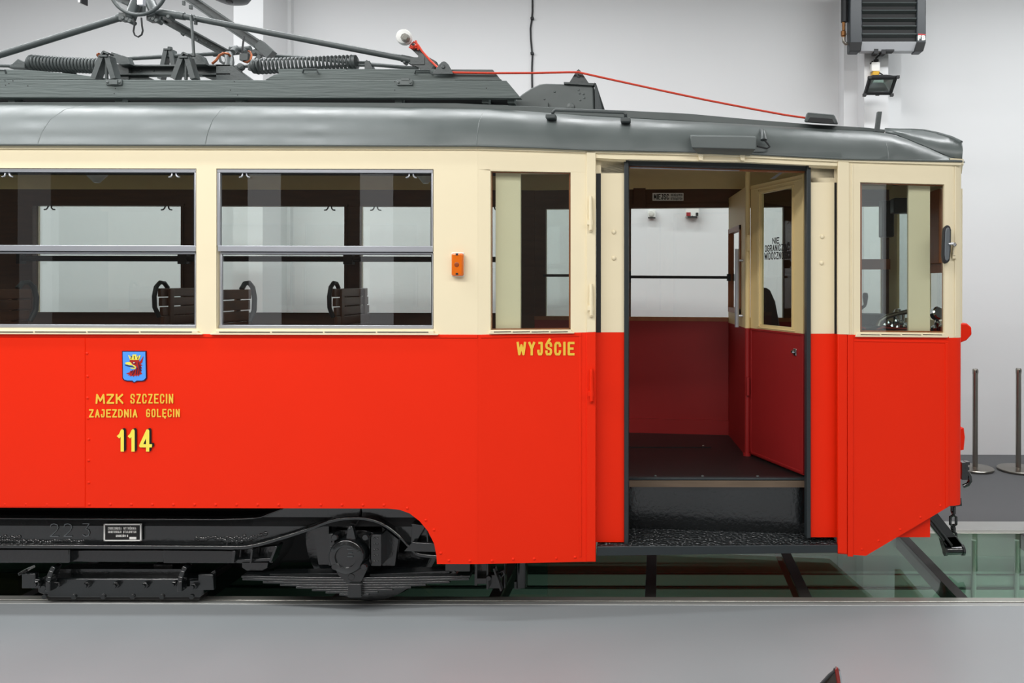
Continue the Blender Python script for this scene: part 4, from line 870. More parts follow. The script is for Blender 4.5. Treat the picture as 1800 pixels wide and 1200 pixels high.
# bulged cover behind the walkway
m = MB()
pf = [(897, 188), (905, 176), (917, 165), (934, 154), (948, 147.5), (960, 146), (1000, 147.5), (1043, 148), (1045.5, 199), (897, 199)]
ppoly(m, pf, .52, .9); cv = m.build('roof_cover', roofm, tram, bevel=.012)
m = MB(); m.prism([P(1045, 144, .5), P(1063, 193, .62), P(1046, 196, .5)], (0, .03, 0)); m.prism([P(1045, 146, .52), P(1061, 194, .6), P(1061, 194, 1.3), P(1045, 146, 1.3)], (.01, 0, 0)); m.build('cover_end_plate', pantm, cv)
m = MB(); ppoly(m, [(1000, 146), (1014, 124), (1017, 121.5), (1020, 124), (1035, 146)], .54, .012); m.dome(P(1017, 133.5, .54), (0, -1, 0), .014); ppoly(m, [(991, 144), (1045, 146), (1043, 150), (991, 147)], .5, .06); m.build('rope_guide_bracket', pantm, cv)
m = MB(); prect(m, 949, 180, 963, 188, .5, .03); m.lathe(P(1003, 188, .52), (0, -1, 0), [(.03, 0), (.026, .01), (.01, .014)], 14)
for x, y in ((957, 174), (975, 161), (1017, 158), (1019, 164), (1026, 165), (1027, 172), (1020, 176)): m.dome(P(x, y, .52), (0, -1, 0), .008)
build_each(m, 'cover_fitting', roofm, cv)
# grab rail, lamp hood, cable stub, boxes on the cab roof
m = MB(); m.tube([P(971.5, 204, .14), P(972, 197, .12), P(976, 193, .12), P(1096, 197.5, .17), P(1099.5, 200, .17), P(1100, 210, .2)], .0115, 10); gr = m.build('roof_grab_rail', pantm, tram, smooth=True)
MB().box(P(969, 206, .12), (.065, .07, .028)).box(P(1100, 212, .17), (.065, .07, .028)).build('rail_foot', pantm, gr, bevel=.006)
m = MB(); q = [PS(1213, 237, .02), PS(1328, 239, .02), PS(1329.5, 241, .09), PS(1329, 262, .09), PS(1319, 273.5, .015), PS(1226, 270, .015), PS(1215.5, 259, .09), PS(1213, 239, .09)]
m.add(q+[PS(1228, 236, -.25), PS(1315, 238, -.25)], [(7, 2, 3, 6), (6, 3, 4, 5), (0, 1, 2, 7), (0, 7, 6, 5), (1, 4, 3, 2), (0, 8, 9, 1), (0, 5, 4, 1), (0, 5, 8), (1, 9, 4), (8, 5, 4, 9)]); hd = m.build('step_lamp_hood', roofm, tram, bevel=.004)
m = MB()
for x in (1231.5, 1305):
    spoly(m, [(x-4.5, 270), (x+5, 270.5), (x+4, 282), (x-3, 281.5)], .02, .02); m.dome(PS(x+.5, 276, .02), (0, -1, 0), .006)
build_each(m, 'hood_bracket', cream, hd)
m = MB(); m.tube([PS(1338, 229, -.1), PS(1341, 231, .0), PS(1342.5, 241, .04), PS(1342.5, 246, .045)], [.014, .016, .018, .022], 10); cb = m.build('cable_outlet', pantm, tram, smooth=True)
MB().tube([PS(1343, 245, .045), PS(1350, 253, .05), PS(1353, 258, .05), PS(1348, 261, .05), PS(1331, 257, .07)], .006, 8).build('outlet_cable', gasket, cb, smooth=True)
m = MB(); m.add([P(1413, 215, .42), P(1474, 219, .42), P(1467, 201, .42), P(1418, 197.5, .42), P(1417, 215, .8), P(1472, 219, .8), P(1466, 203, .8), P(1420, 199, .8)], [(0, 1, 2, 3), (7, 6, 5, 4), (0, 4, 5, 1), (1, 5, 6, 2), (2, 6, 7, 3), (3, 7, 4, 0)]); bxo = m.build('roof_box', pantm, tram, bevel=.012)
m = MB(); ppoly(m, [(1419, 214), (1467, 217), (1463, 209), (1424, 206)], .412, .01); m.build('box_front_recess', gasket, bxo)
m = MB(); ppoly(m, [(1538.5, 231), (1543, 196), (1550.5, 196), (1546, 232)], .5, .03); m.build('roof_post', pantm, tram)

# ------------------------------------------------------------------ pantograph
YN, YB = .62, 1.45
pan = MB()
ppoly(pan, [(213, 113.5), (405, 113.5), (405, 116.5), (213, 116.5)], YN, .06); ppoly(pan, [(213, 116), (405, 116), (405, 129), (213, 129)], YN+.045, .015); ppoly(pan, [(205, 128.5), (405, 128.5), (405, 131.5), (205, 131.5)], YN, .06)
for x in (248, 270): pan.lathe(P(x, 124, YN+.044), (0, -1, 0), [(.009, 0), (.006, .006)], 8)
pan.lathe(P(390, 124, YN+.04), (0, -1, 0), [(.022, 0), (.022, .012), (.016, .016)], 12)
pg = pan.build('pantograph', pantm, tram, bevel=.002)
def pp(name, mb, **k): return mb.build(name, k.pop('m', pantm), pg, **k)
m = MB(); ppoly(m, [(213, 113.5), (405, 113.5), (405, 131), (213, 131)], YB, .06); pp('far_frame_beam', m)
for cx, yt, Yq in ((188, 101, YN-.16), (327.5, 103, YN-.16), (299, 89, YB)):
    m = MB(); k = 1.0 if Yq < 1 else .8
    m.bar(P(cx-5*k, yt, Yq), P(cx-19*k, 140, Yq), .034, .06, (0, 1, 0)); m.bar(P(cx+5*k, yt, Yq), P(cx+16*k, 140, Yq), .034, .06, (0, 1, 0))
    m.box(P(cx, yt, Yq), (15*k/sc_at(Yq), .08, .012)); m.cyl(P(cx-.5, yt-9, Yq), P(cx-.5, 140, Yq), .011, 10) if Yq < 1 else m.cyl(P(cx, yt-6, Yq), P(cx, yt+4, Yq), .018, 12)
    if Yq < 1: m.bar(P(cx-7, yt-1, Yq), P(cx-2, yt-9, Yq), .012, .05, (0, 1, 0)); m.bar(P(cx-2, yt-9, Yq), P(cx+7, yt-5, Yq), .012, .05, (0, 1, 0))
    pp('support_stand', m)
m = MB(); ppoly(m, [(190, 103), (195.5, 91), (224, 100), (229, 113), (213, 114)], YN-.05, .05); pp('stop_plate', m, bevel=.003)
m = MB(); ppoly(m, [(331, 104), (337, 92.5), (355, 98), (362, 113.5), (340, 113.5)], YN-.05, .05); pp('stop_plate', m, bevel=.003)
m = MB(); ppoly(m, [(193, 113), (226, 112), (226, 140), (204, 140)], YN+.02, .06); ppoly(m, [(380, 113), (403, 113), (416, 122), (441, 140), (380, 140)], YN+.0, .1); ppoly(m, [(206, 133), (250, 131), (268, 140), (206, 140)], YN+.03, .1); ppoly(m, [(350, 131), (378, 131), (397, 140), (372, 140)], YN+.02, .08); build_each(m, 'sloping_web', pantm, pg)
# lower arms (tubes) and upper arms (channels)
m = MB(); m.tube([P(212, 31, YN), P(-160, 146, YN)], .0225, 14); m.tube([P(216, 29, YN), P(208, 32, YN)], .028, 14); pp('lower_arm', m, smooth=True)
m = MB(); m.tube([P(270, 20, YN), P(325, 29, YN)], .027, 14).tube([P(320, 28, YN), P(725, 106, YN)], .0215, 14).tube([P(706, 102.5, YN), P(732, 108, YN)], .026, 14); pp('lower_arm', m, smooth=True)
m = MB(); m.tube([P(226, 103, YB), P(385, 94, YB)], .017, 12).tube([P(375, 95, YB), P(420, 90, YB)], .023, 12).tube([P(430, 94, YB), P(560, 104, YB), P(735, 121, YB)], .016, 12); pp('cross_shaft', m, smooth=True)
def channel(mb, a, b, Yq, w, nseg=1):
    p0, p1 = P(*a, Yq), P(*b, Yq); t = (p1-p0).normalized(); n_ = V((-t.z, 0, t.x)); n_ = n_ if n_.z > 0 else -n_
    mb.bar(p0+n_*w*.42, p1+n_*w*.42, .07, w*.16, (0, 1, 0) if False else (0, 0, 1)); mb.bar(p0-n_*w*.42, p1-n_*w*.42, .07, w*.16); mb.bar(p0+V((0, .03, 0)), p1+V((0, .03, 0)), .01, w*.9)
    return mb
m = MB(); channel(m, (268, 22), (402, 96), 1.0, .066); m.cyl(P(287, 36, 1.0), P(287, 36, 1.04), .01)
for k in range(6): m.dome(P(345+k*9, 66+k*5, .965), (0, -1, 0), .007)
pp('upper_arm', m)
m = MB(); channel(m, (312, -18), (456, 80), 1.25, .075); m.bar(P(456, 78, 1.25), P(478, 98, 1.25), .07, .075); m.bar(P(461, 84, 1.25), P(458, 96, 1.25), .04, .05); m.bar(P(440, 94, 1.25), P(460, 87, 1.25), .03, .03); m.bar(P(458, 98, 1.25), P(450, 108, 1.25), .03, .03); pp('upper_arm', m)
m = MB(); channel(m, (222, 2), (200, -8), 1.25, .06); channel(m, (330, -8), (330, -9.5), 1.2, .05); pp('upper_arm', m)
m = MB(); m.tube([P(229, 32, YN+.05), P(246, -14, YN+.2)], .036, 14); m.tube([P(276, 30, YN+.05), P(256, -14, YN+.2)], .036, 14); m.cyl(P(247, 26, YN+.2), P(249, -10, YN+.2), .03, 12); pp('hinge_arm', m, smooth=True)
m = MB(); m.box(P(248.5, 2, YN), (.04, .03, .06)); pp('hinge_plate', m, m=alu)
m = MB(); c_ = P(243, -24, YN-.05); rr_ = 50/sc_at(YN-.05); m.tube([c_+V((rr_*math.cos(2*math.pi*i/64), 0, rr_*math.sin(2*math.pi*i/64))) for i in range(64)], .0125, 10, closed=True); pp('horn_ring', m, smooth=True)
m = MB()
for x, y in ((216, 31), (223, 34), (228, 37), (263, 31), (269, 33), (275, 36), (296, 29)): m.lathe(P(x, y, YN-.03), (0, -1, 0), [(.016, -.05), (.016, 0), (.011, .006)], 10)
m.box(P(220, 31, YN), (.05, .06, .05)).box(P(270, 32, YN), (.06, .06, .05)); build_each(m, 'arm_knuckle', pantm, pg)
m = MB(); m.tube([P(234, 33, YN-.06), P(236.5, 38, YN-.06), P(236, 46, YN-.06), P(234.5, 55, YN-.06), P(237, 62, YN-.06), P(243, 65, YN-.06), P(249, 61, YN-.06), P(251, 54, YN-.06), P(249.5, 45, YN-.06), P(248.5, 31, YN-.06)], .0055, 8); pp('cable_loop', m, m=gasket, smooth=True)
m = MB(); m.tube([P(341, 99, YN-.1), P(338, 56, YN-.08), P(336, 30, YN-.06), P(337.5, 27, YN-.06), P(341, 28, YN-.06), P(343, 33, YN-.06)], .0095, 10); m.cyl(P(344, 36, YN-.02), P(344, 43, YN-.02), .012, 8); pp('hook_rod', m, smooth=True)
m = MB(); m.tube([P(323, 2, 1.2), P(323, 9, 1.2)], .012, 8); m.tube([P(335.5, 10, 1.2), P(335.5, 16, 1.2)], .014, 8); m.tube([P(319, 59, .98), P(322, 62, .97), P(326, 59, .97)], .008, 6); m.cyl(P(347.5, 68, .97), P(347, 72, .97), .01, 8); build_each(m, 'lug', pantm, pg)
m = MB(); m.tube([P(429, 64, .9), P(427, 78, .88), P(425.5, 92, .86), P(427, 104, .85)], .007, 8); pp('jumper_cable', m, m=gasket, smooth=True)
m = MB(); m.tube([P(373, 112, .6), P(380, 106, .6), P(386, 97, .62), P(393, 93.5, .65), P(401, 94.5, .68), P(405, 99, .7)], .0085, 8).tube([P(426.5, 100, .85), P(429, 108, .84), P(434, 110, .83), P(440, 106, .83), P(442, 97, .84), P(440, 91, .86), P(437, 90, .88)], .0075, 8).dome(P(174.5, 97, .62), (-1, 0, 0), .018, 1); build_each(m, 'copper_shunt', copper, pg, smooth=True)
m = MB(); m.lathe(P(418, 88, 1.0), (1, 0, .1), [(.02, -.06), (.035, -.05), (.035, .0), (.024, .01), (.024, .1)], 14); m.tube([P(408, 92, .8), P(414, 86, .9), P(425, 88, .95), P(432, 92, .95)], .022, 10); m.box(P(432, 102, .85), (.06, .06, .05)); m.tube([P(402, 96, .75), P(404, 108, .7), P(402, 120, .66)], .03, 12)
m.tube([P(386, 100, .8), P(388, 108, .78), P(394, 112, .78), P(399, 108, .78)], .01, 8); pp('shaft_bearing', m, smooth=True)
m = MB(); m.bar(P(421, 117, .66), P(417, 131, .66), .05, .02, (0, 1, 0)); m.lathe(P(421.5, 116.5, .64), (0, -1, 0), [(.024, -.03), (.024, 0), (.012, .006)], 12); m.tube([P(410, 118, .68), P(445, 115.5, .66)], .012, 8); m.box(P(440, 119, .66), (.02, .03, .04)); pp('spring_link', m)
# springs
def spring(a, b, r, n, Yq, wire):
    p0, p1 = P(*a, Yq), P(*b, Yq); ax = (p1-p0); t = ax.normalized(); u = V((0, 1, 0)); v_ = t.cross(u).normalized(); N = n*14
    mb = MB(); pth = []
    for i in range(N+1):
        f = i/N; g = f+(.035*(math.sin(math.pi*(1-f))**1 if False else 0)); k = 1-.06*f
        al = 2*math.pi*n*f; pth.append(p0+ax*g+u*(r*k*math.cos(al))+v_*(r*k*math.sin(al)))
    mb.tube(pth, wire, 7); return mb
m = spring((56, 110.5), (186, 117), 12.2/sc_at(.62), 22, .62, .0085); pp('tension_spring', m, smooth=True)
m = spring((447, 117), (624, 109.5), 12/sc_at(.62), 26, .62, .0085); pp('tension_spring', m, smooth=True)
m = MB(); m.lathe(P(54, 110.5, .62), (1, 0, -.05), [(.046, 0), (.052, .01), (.052, .03), (.04, .035)], 20).lathe(P(622, 109.5, .62), (1, 0, .05), [(.044, -.02), (.05, -.01), (.05, .02), (.03, .03)], 20).lathe(P(446, 117, .62), (1, 0, 0), [(.03, -.02), (.05, 0), (.05, .03), (.04, .035)], 20); build_each(m, 'spring_cup', pantm, pg, smooth=True)
m = MB(); m.tube([P(36, 109, .62), P(56, 109, .62)], .008, 8).tube([P(36, 113.5, .62), P(56, 114, .62)], .01, 8).tube([P(624, 109.5, .62), P(650, 109, .62)], .009, 8).tube([P(624, 114.5, .62), P(650, 115, .62)], .01, 8).tube([P(650, 113.5, .62), P(735, 120, .62)], .012, 8).tube([P(-60, 114, .62), P(22, 116, .62)], .012, 8); build_each(m, 'spring_rod', pantm, pg, smooth=True)
m = MB(); ppoly(m, [(14, 119), (31, 103.5), (43, 109), (43.5, 120)], .6, .06); ppoly(m, [(640.5, 122), (640.5, 108), (644, 105), (650, 109), (656, 121)], .6, .06); build_each(m, 'spring_anchor', pantm, pg, bevel=.003)
m = MB(); m.box(P(736, 109, YN), (.1, .06, .05)); m.lathe(P(711, 109, YN-.01), (0, -1, 0), [(.014, -.04), (.014, 0), (.008, .008)], 8).lathe(P(721, 109.5, YN-.01), (0, -1, 0), [(.014, -.04), (.014, 0), (.008, .008)], 8); m.bar(P(735, 105, YN), P(762, 120, YN), .1, .05, (0, 1, 0)); m.bar(P(742, 107, YN+.05), P(765, 121, YN+.05), .08, .03, (0, 1, 0)); pp('arm_foot', m)
m = MB(); ppoly(m, [(60, 126), (66, 123.5), (88, 127), (125, 140), (60, 140)], .72, .05); m.bar(P(112, 140, .66), P(120, 127, .66), .06, .012, (0, 1, 0)); m.bar(P(131, 140, .66), P(125, 127, .66), .06, .012, (0, 1, 0)); m.bar(P(68, 127, .7), P(100, 140, .7), .03, .02, (0, 1, 0)); pp('base_bracket', m)
m = MB(); m.bar(P(770, 121, .66), P(724, 79, .66), .036, .03, (0, 1, 0)); m.bar(P(764, 121, .66), P(726, 84, .66), .03, .05, (0, 1, 0)); pp('insulator_arm', m, bevel=.003)
m = MB(); m.lathe(P(714, 69, .70), (0, -1, 0), [(.03, 0), (.05, .01), (.056, .03), (.056, .05), (.05, .065), (.034, .07)], 28); pp('insulator', m, m=white, smooth=True)
m = MB(); m.lathe(P(714, 68, .63), (0, -1, 0), [(.03, 0), (.03, .03), (.028, .034)], 8); m.lathe(P(713.5, 67.5, .595), (0, -1, 0), [(.022, 0), (.022, .02), (.018, .024)], 6); pp('insulator_bolt', m, m=mat('bolt_grey', (128, 126, 116), .45))

# the red cord that ties the pantograph down
c_ = P(1017, 128, .52)
t = thing('pantograph_cord', 'thin red cord running from the pantograph over the roof to the cab', 'cord', (c_.x, c_.y, c_.z))
pts = [P(735, 79, .61), P(742, 90, .6), P(756, 106, .58), P(769, 118, .52), P(780, 125.5, .43), P(800, 127.5, .405), P(866, 128.5, .405), P(940, 128.3, .46), P(1000, 127, .51), P(1017, 127, .51), P(1026, 129, .51), P(1080, 141, .52), P(1160, 158.5, .54), P(1240, 175.5, .56), P(1320, 191, .58), P(1380, 202, .6), P(1418, 207.5, .6)]
MB().tube(pts, .0075, 8).build('cord', ropem, t, smooth=True)
m = MB(); m.tube([P(722, 80, .66), P(725, 84, .61), P(730, 81, .6), P(733, 77, .64), P(728, 74, .68), P(724, 78, .7)], .008, 8, closed=True).tube([P(727, 86, .64), P(731, 83, .6), P(736, 82, .62), P(733, 87, .66)], .008, 8, closed=True).tube([P(731, 72, .64), P(733, 78, .62), P(736, 84, .61), P(735, 88, .61)], .007, 8).tube([P(720, 83, .63), P(723, 85, .62), P(724, 80, .61)], .007, 8); m.build('knot', ropem, t, smooth=True)

# ------------------------------------------------------------------ running gear
YT = .12
pan = MB()
top_ = [(-700, 908), (380, 911.5), (447, 909), (473, 901), (495, 893), (690, 890), (735, 895), (775, 905)]
bot_ = [(775, 976), (767, 973), (745, 970), (727, 964), (700, 936), (673, 917), (647, 908), (620, 906), (580, 910), (540, 925), (487, 942), (433, 956), (380, 957), (-700, 955)]
ppoly(pan, top_+bot_, YT+.05, .02)
tf = pan.build('truck_frame', blackm, tram)
def flange(pts, thick, w, name):
    mb = MB(); b = 0
    for x, y in pts: p = P(x, y, YT); mb.v += [p, p+V((0, w, 0)), p+V((0, w, -thick)), p+V((0, 0, -thick))]
    n = len(pts)
    for i in range(n-1):
        for j in range(4): mb.f.append((i*4+j, i*4+(j+1) % 4, (i+1)*4+(j+1) % 4, (i+1)*4+j))
    mb.f += [(0, 1, 2, 3), (n*4-1, n*4-2, n*4-3, n*4-4)]
    return mb.build(name, blackm, tf, bevel=.006)
def smooth_pts(pts, k=4):
    out = []
    for i in range(len(pts)-1):
        p0 = pts[max(i-1, 0)]; p1 = pts[i]; p2 = pts[i+1]; p3 = pts[min(i+2, len(pts)-1)]
        for j in range(k):
            t_ = j/k; out.append(tuple(.5*((2*p1[a])+(-p0[a]+p2[a])*t_+(2*p0[a]-5*p1[a]+4*p2[a]-p3[a])*t_**2+(-p0[a]+3*p1[a]-3*p2[a]+p3[a])*t_**3) for a in (0, 1)))
    return out+[pts[-1]]
flange([(-700, 956), (0, 957)]+smooth_pts([(380, 959), (433, 958.5), (487, 945), (540, 928), (580, 913), (620, 908), (647, 910), (673, 919), (700, 938.5), (727, 967), (745, 973.5), (775, 976)]), .024, .09, 'lower_flange')
flange([(-700, 908), (0, 909.5)]+smooth_pts([(380, 911.5), (447, 909), (473, 901), (495, 893)], 3), .012, .06, 'upper_flange')
for a, b, yy in ((-160, 150, 952), (0, 36, 945), (345, 432, 946), (395, 470, 951)):
    m = MB(); x = a
    while x < b:
        m.dome(P(x, yy+random.uniform(-2, 2)-(max(0, x-420)*.25), YT+.048), (0, -1, 0), random.uniform(.008, .016), .4, 7); x += 4.2
    m.build('weld_bead', blackm, tf, smooth=True)
m = MB(); write(m, '22', 88, 127, 919.5, 943, 1.5, lambda x, y: P(x, y, YT+.047), gap=6); write(m, '3', 145, 158, 919.5, 943, 1.5, lambda x, y: P(x, y, YT+.047)); m.build('stamped_number', mat('worn_paint', (98, 103, 106), .4), tf)
m = MB(); prect(m, 182.5, 921, 247, 950.5, YT+.035, .014); pl = m.build('maker_plate', inkm, tf, bevel=.002)
m = MB()
for r_ in ((182.5, 920.8, 247.5, 922.6), (182.5, 949, 247.5, 950.8), (182.2, 921, 184, 950.6), (246, 921, 247.8, 950.6)): prect(m, *r_, YT+.03, .01)
prect(m, 227.5, 943.5, 239.5, 947.5, YT+.033, .004); m.build('plate_border', white, pl)
m = MB(); pf_ = lambda x, y: P(x, y, YT+.033)
write(m, 'CHORZOWSKA', 190, 213.5, 926, 930.5, .8, pf_, gap=.8); write(m, 'WYTWÓRNIA', 217, 239.5, 926, 930.5, .8, pf_, gap=.8); write(m, 'KONSTRUKCJI', 190, 213.5, 932.3, 936.6, .8, pf_, gap=.8); write(m, 'STALOWYCH', 217, 239.5, 932.3, 936.6, .8, pf_, gap=.8)
write(m, 'CHORZÓW', 204, 221, 939.5, 943.5, .8, pf_, gap=.8); write(m, 'II', 223, 225, 939.5, 943.5, .8, pf_); write(m, '1M41', 188, 197, 943.2, 946.8, .9, pf_, gap=.4) if False else None
m.build('plate_lettering', white, pl)
# dark body underside and cross members behind
m = MB(); m.bx(-6.7, -1.3, .35, 1.75, .42, .6); m.bx(-6.7, -1.25, .17, .35, .56, .62); m.build('chassis_beams', blackmatte, tram)
m = MB(); m.bx(-3.2, -2.35, .62, 1.5, .14, .62); m.lathe((-2.9, .6, .4), (0, 1, 0), [(.3, 0), (.33, .05), (.33, .85), (.3, .9)], 28); m.build('traction_motor', blackmatte, tram, bevel=.03)
m = MB(); m.bx(-6.7, -1.0, 1.9, 1.93, .3, .62); m.bx(-4.6, -3.4, 1.8, 1.9, .03, .22); m.bx(-2.8, -1.3, 1.86, 1.93, .12, .4); m.build('far_truck_frame', blackmatte, tram)
m = MB(); prect(m, 134, 890, 188, 901, .3, .1); prect(m, 580, 893, 590, 902, .2, .04); build_each(m, 'body_bracket', blackm, tf)
# lower longitudinal box and clamps
m = MB(); ppoly(m, [(-700, 964), (122, 965), (122, 989.5), (-700, 988)], .2, .08); ppoly(m, [(286, 966), (414, 967), (414, 990), (286, 990)], .22, .08); ppoly(m, [(120, 966), (290, 966), (290, 988), (120, 988)], .24, .08); m.build('brake_beam', blackm, tf, bevel=.007)
m = MB(); ppoly(m, [(415, 966), (491, 958), (479, 989.5), (415, 989.5)], .2, .03); ppoly(m, [(425, 988), (471, 988), (470, 998), (461, 1003), (434, 1003), (425, 997)], .18, .08)
ppoly(m, [(414, 983), (480, 981), (480, 986), (414, 988)], .14, .08); m.bar(P(416, 965, .15), P(413, 986, .15), .02, .06, (0, 1, 0)); m.bar(P(449, 962, .15), P(446, 986, .15), .012, .08, (0, 1, 0)); m.bar(P(491, 956, .15), P(480, 984, .15), .015, .08, (0, 1, 0)); m.build('spring_seat', blackm, tf, bevel=.003)
# magnetic track brake
YK = .28
m = MB(); ppoly(m, [(66, 1018), (85, 1016.5), (345, 1016.5), (357, 1020), (357, 1045), (350, 1050), (88, 1050), (66, 1041)], YK, .12); tb = m.build('track_brake', blackm, tram, bevel=.008)
m = MB(); ppoly(m, [(82, 1049), (352, 1049), (350, 1054.5), (85, 1054.5)], YK+.02, .09); m.build('brake_shoe', brownblk, tb)
m = MB(); prect(m, 105, 1000, 318, 1018, YK+.06, .1); prect(m, 270, 992, 303, 1004, YK+.1, .08); m.build('brake_coil_case', blackm, tb)
m = MB(); ppoly(m, [(38, 1008), (62, 1008), (62, 1018), (70, 1019), (70, 1034), (38, 1034)], YK-.03, .03); ppoly(m, [(348, 1009.5), (374, 1009.5), (375.5, 1037), (350, 1037), (333, 1036), (333, 1020), (348, 1020)], YK-.03, .03)
m.bar(P(40, 1006, YK), P(54, 998, YK+.25), .02, .05, (0, 1, 0)); m.bar(P(372, 1008, YK), P(390, 996, YK+.25), .02, .05, (0, 1, 0)); build_each(m, 'end_bracket', blackm, tb, bevel=.004)
m = MB()
for cx in (92, 322):
    pth = [(cx+8, 993), (cx+4, 1000), (cx, 1010), (cx-1.5, 1018), (cx-2, 1036)]
    for (a, b) in zip(pth, pth[1:]): m.bar(P(*a, YK-.04), P(b[0], b[1]+.6, YK-.04), .03, .062, (0, 1, 0))
build_each(m, 'hanger_strap', blackm, tb, bevel=.006)
m = MB()
for x, y, r in ((68, 1024, .02), (83.5, 1029.5, .025), (104, 1025.5, .02), (155.5, 1026, .022), (206.5, 1026.5, .022), (257.5, 1027, .022), (309, 1024.5, .018), (320, 1031, .026), (342.5, 1029, .022)):
    m.lathe(P(x, y, YK-.03 if r > .0225 or x in (68, 342.5) else YK), (0, -1, 0), [(r, 0), (r, .016), (r*.7, .02), (r*.7, .035)], 6)
for x in (79, 130.5, 182, 233.5, 285, 337.5): m.lathe(P(x, 1048, YK), (0, -1, 0), [(.018, 0), (.016, .008)], 10)
build_each(m, 'brake_bolt', steel if False else blackm, tb)
# wheel, axle box, spring
YWH = .345
wc = P(650, 955, YWH); wz = .43; wx = wc.x
def wheel(y, s):
    mb = MB(); mb.lathe((wx, y, wz), (0, s, 0), [(.05, -.06), (.09, -.055), (.1, -.02), (.3, -.005), (.36, -.02), (.43, -.02), (.43, .07), (.455, .08), (.455, .105), (.37, .11), (.2, .06), (.1, .08)], 56); return mb.build('wheel', blackm, tf, smooth=True)
wheel(.36, 1); wheel(1.74, -1)
MB().cyl((wx, .2, wz), (wx, 1.9, wz), .06, 20).build('axle', blackm, tf, smooth=True)
Yb = .1
m = MB(); ppoly(m, [(550, 930), (578, 922), (578, 992), (560, 992)], .22, .04); ppoly(m, [(672, 926), (700, 948), (694, 994), (672, 994)], .22, .04); build_each(m, 'horn_plate', blackm, tf)
m = MB(); ppoly(m, [(577.5, 938), (588, 938), (588, 994), (577.5, 994)], .12, .12); ppoly(m, [(652, 939.5), (670, 939.5), (670, 994.5), (652, 994.5)], .12, .12); ppoly(m, [(577, 937), (596, 932), (640, 932), (672, 940), (640, 944), (600, 942)], .2, .06)
for x in (658, 663): 
    for y in (946, 956, 966, 976, 986): m.dome(P(x, y, .118), (0, -1, 0), .007)
for y in (952, 961, 970, 979): m.dome(P(582, y, .118), (0, -1, 0), .007)
m.build('axle_guard', blackm, tf, bevel=.004)
c_ = P(617, 971, .16)
m = MB(); m.lathe(c_, (0, -1, 0), [(.115, -.12), (.118, 0), (.118, .05), (.108, .075), (.102, .08), (.07, .082), (.066, .07), (.03, .07)], 40); ab = m.build('axle_box', blackm, tf, smooth=True)
m = MB(); ppoly(m, [(582, 945), (652, 945), (652, 996), (582, 996)], .17, .1); m.build('box_housing', blackm, ab, bevel=.012)
m = MB()
for x, y in ((589, 943.5), (643, 943.5), (589, 995), (640.5, 995.5)): m.lathe(P(x, y, .09), (0, -1, 0), [(.024, -.04), (.024, .004), (.018, .012)], 8)
build_each(m, 'cover_bolt', blackm, ab)
m = MB(); m.prism([P(x, y, .1) for x, y in ((608, 948), (611, 928), (614, 924.5), (618, 924.5), (620.5, 928), (625, 948))], (0, .03, 0)); m.lathe(P(615, 929, .099), (0, -1, 0), [(.008, 0), (.006, .004)], 10); m.build('lifting_lug', blackm, ab, bevel=.003)
m = MB()
for y, a, b in ((964.5, 610, 622), (971.5, 612, 619), (977.5, 610, 620)): prect(m, a, y, b, y+1.2, .083, .008)
m.build('cover_mark', mat('cover_mark_paint', (70, 75, 77), .35), ab)
m = MB(); m.prism([P(x, y, .12) for x, y in ((588, 997), (600, 998), (634, 998), (647, 997), (632, 1028), (612, 1028), (594, 1010))], (0, .03, 0)); m.lathe(P(617, 1014, .119), (0, -1, 0), [(.024, 0), (.022, .004), (.016, -.004)], 16); m.build('spring_hanger', blackm, ab, bevel=.003)
m = MB(); prect(m, 611, 1026, 634.5, 1050, .1, .14); m.build('spring_buckle', blackm, ab, bevel=.004)
m = MB(); m.tube([P(636, 891, .18), P(633, 900, .16), P(630, 915, .15), P(626, 922, .15), P(616, 919, .16)], .005, 8); m.build('earth_cable', gasket, ab, smooth=True)
LV = [(424, 826, 1012.5, 1016, .0), (426, 824, 1016.5, 1020.5, 0), (462, 790, 1021, 1024.8, 0), (492, 748, 1025.2, 1029, 0), (520, 722, 1029.3, 1033, 0), (548, 690, 1033.4, 1037, 0), (572, 664, 1037.4, 1041, 0), (596, 648, 1041.4, 1045, 0)]
m = MB()
for a, b, y0, y1, _ in LV:
    n = 12; up = []; dn_ = []
    for i in range(n+1):
        x = a+(b-a)*i/n; s_ = ((x-622)/200)**2*-3.0; up.append((x, y0+s_+2)); dn_.append((x, y1+s_+2))
    ppoly(m, up+dn_[::-1], .13, .09)
ls = m.build('leaf_spring', blackm, tf, bevel=.0025)
m = MB(); 
for i0 in (0,): ppoly(m, [(474, 1008), (600, 1007), (600, 1010.5), (474, 1011.5)], .16, .08); ppoly(m, [(650, 1009), (790, 1003), (790, 1009), (650, 1012.5)], .16, .08)
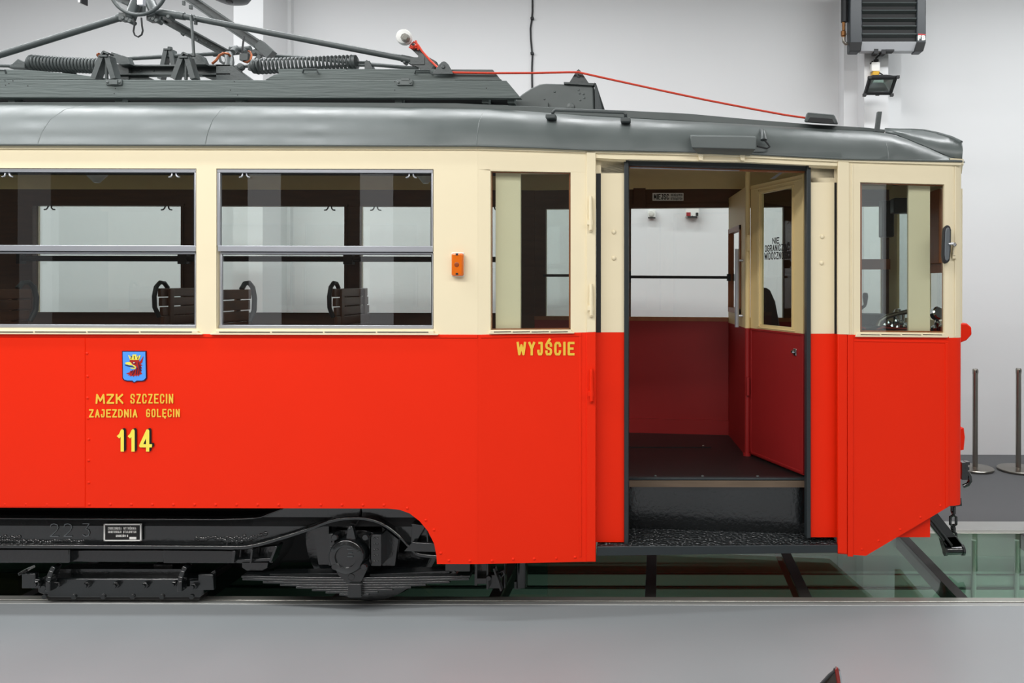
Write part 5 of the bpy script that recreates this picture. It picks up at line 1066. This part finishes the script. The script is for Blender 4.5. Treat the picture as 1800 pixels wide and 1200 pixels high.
m.build('helper_leaf', blackm, ls)
m = MB(); prect(m, 783, 986, 826, 1004, .16, .1); m.bar(P(795, 1004, .18), P(800, 1012, .18), .05, .05, (0, 1, 0)); m.build('spring_seat', blackm, tf)
# step bracket in the wheel arch, brackets and sand pipe behind the skirt
m = MB(); ppoly(m, [(710, 968.5), (724, 953), (770, 955), (765, 970)], .1, .02); ppoly(m, [(724, 921), (748, 924), (746, 928), (730, 956), (722, 956)], .14, .02); ppoly(m, [(723, 920), (752, 924), (752, 927), (723, 923)], .1, .08); m.tube([P(751, 928, .12), P(752, 950, .12), P(757, 963, .12), P(768, 966, .12)], .008, 8); m.build('arch_bracket', blackm, tf, bevel=.003)
m = MB(); ppoly(m, [(688, 894), (700, 893), (716, 905), (706, 916), (698, 910)], .3, .06); m.build('arch_hook', blackm, tf, bevel=.006)
m = MB(); prect(m, 834, 970, 839, 1029, .2, .06); prect(m, 838, 985, 857, 1018, .26, .02); prect(m, 838, 1016, 855, 1026, .2, .06); prect(m, 855, 960, 858.5, 1036, .2, .07); prect(m, 858, 1010, 880, 1034, .24, .05); m.bar(P(869, 996, .18), P(882, 1036, .18), .012, .05, (0, 1, 0)); prect(m, 886, 970, 888, 1034, .24, .06); m.tube([P(877, 1005, .22), P(884, 1003, .22), P(886, 1008, .22), P(880, 1013, .22)], .01, 8); m.lathe(P(860, 1014, .2), (0, -1, 0), [(.02, 0), (.016, .02)], 8); m.build('guard_bracket', blackm, tf, bevel=.003)
m = MB(); m.cyl(P(917, 960, .4), P(917, 1030, .4), .04, 18); m.box(P(909, 1026, .4), (.03, .05, .05)); m.build('sand_pipe', blackm, tf, smooth=True)
m = MB(); m.prism([P(735, 1000, .75), P(755, 985, .75), P(760, 985, .75), P(742, 1004, .75)], (0, .04, 0)); m.bar(P(-20, 1024, .9), P(44, 1029, .85), .1, .12, (0, 0, 1)); m.build('wooden_bar', mat('raw_timber', (138, 110, 66), .7, noise=.2, stretch=(.3, 1, 4)), tf)
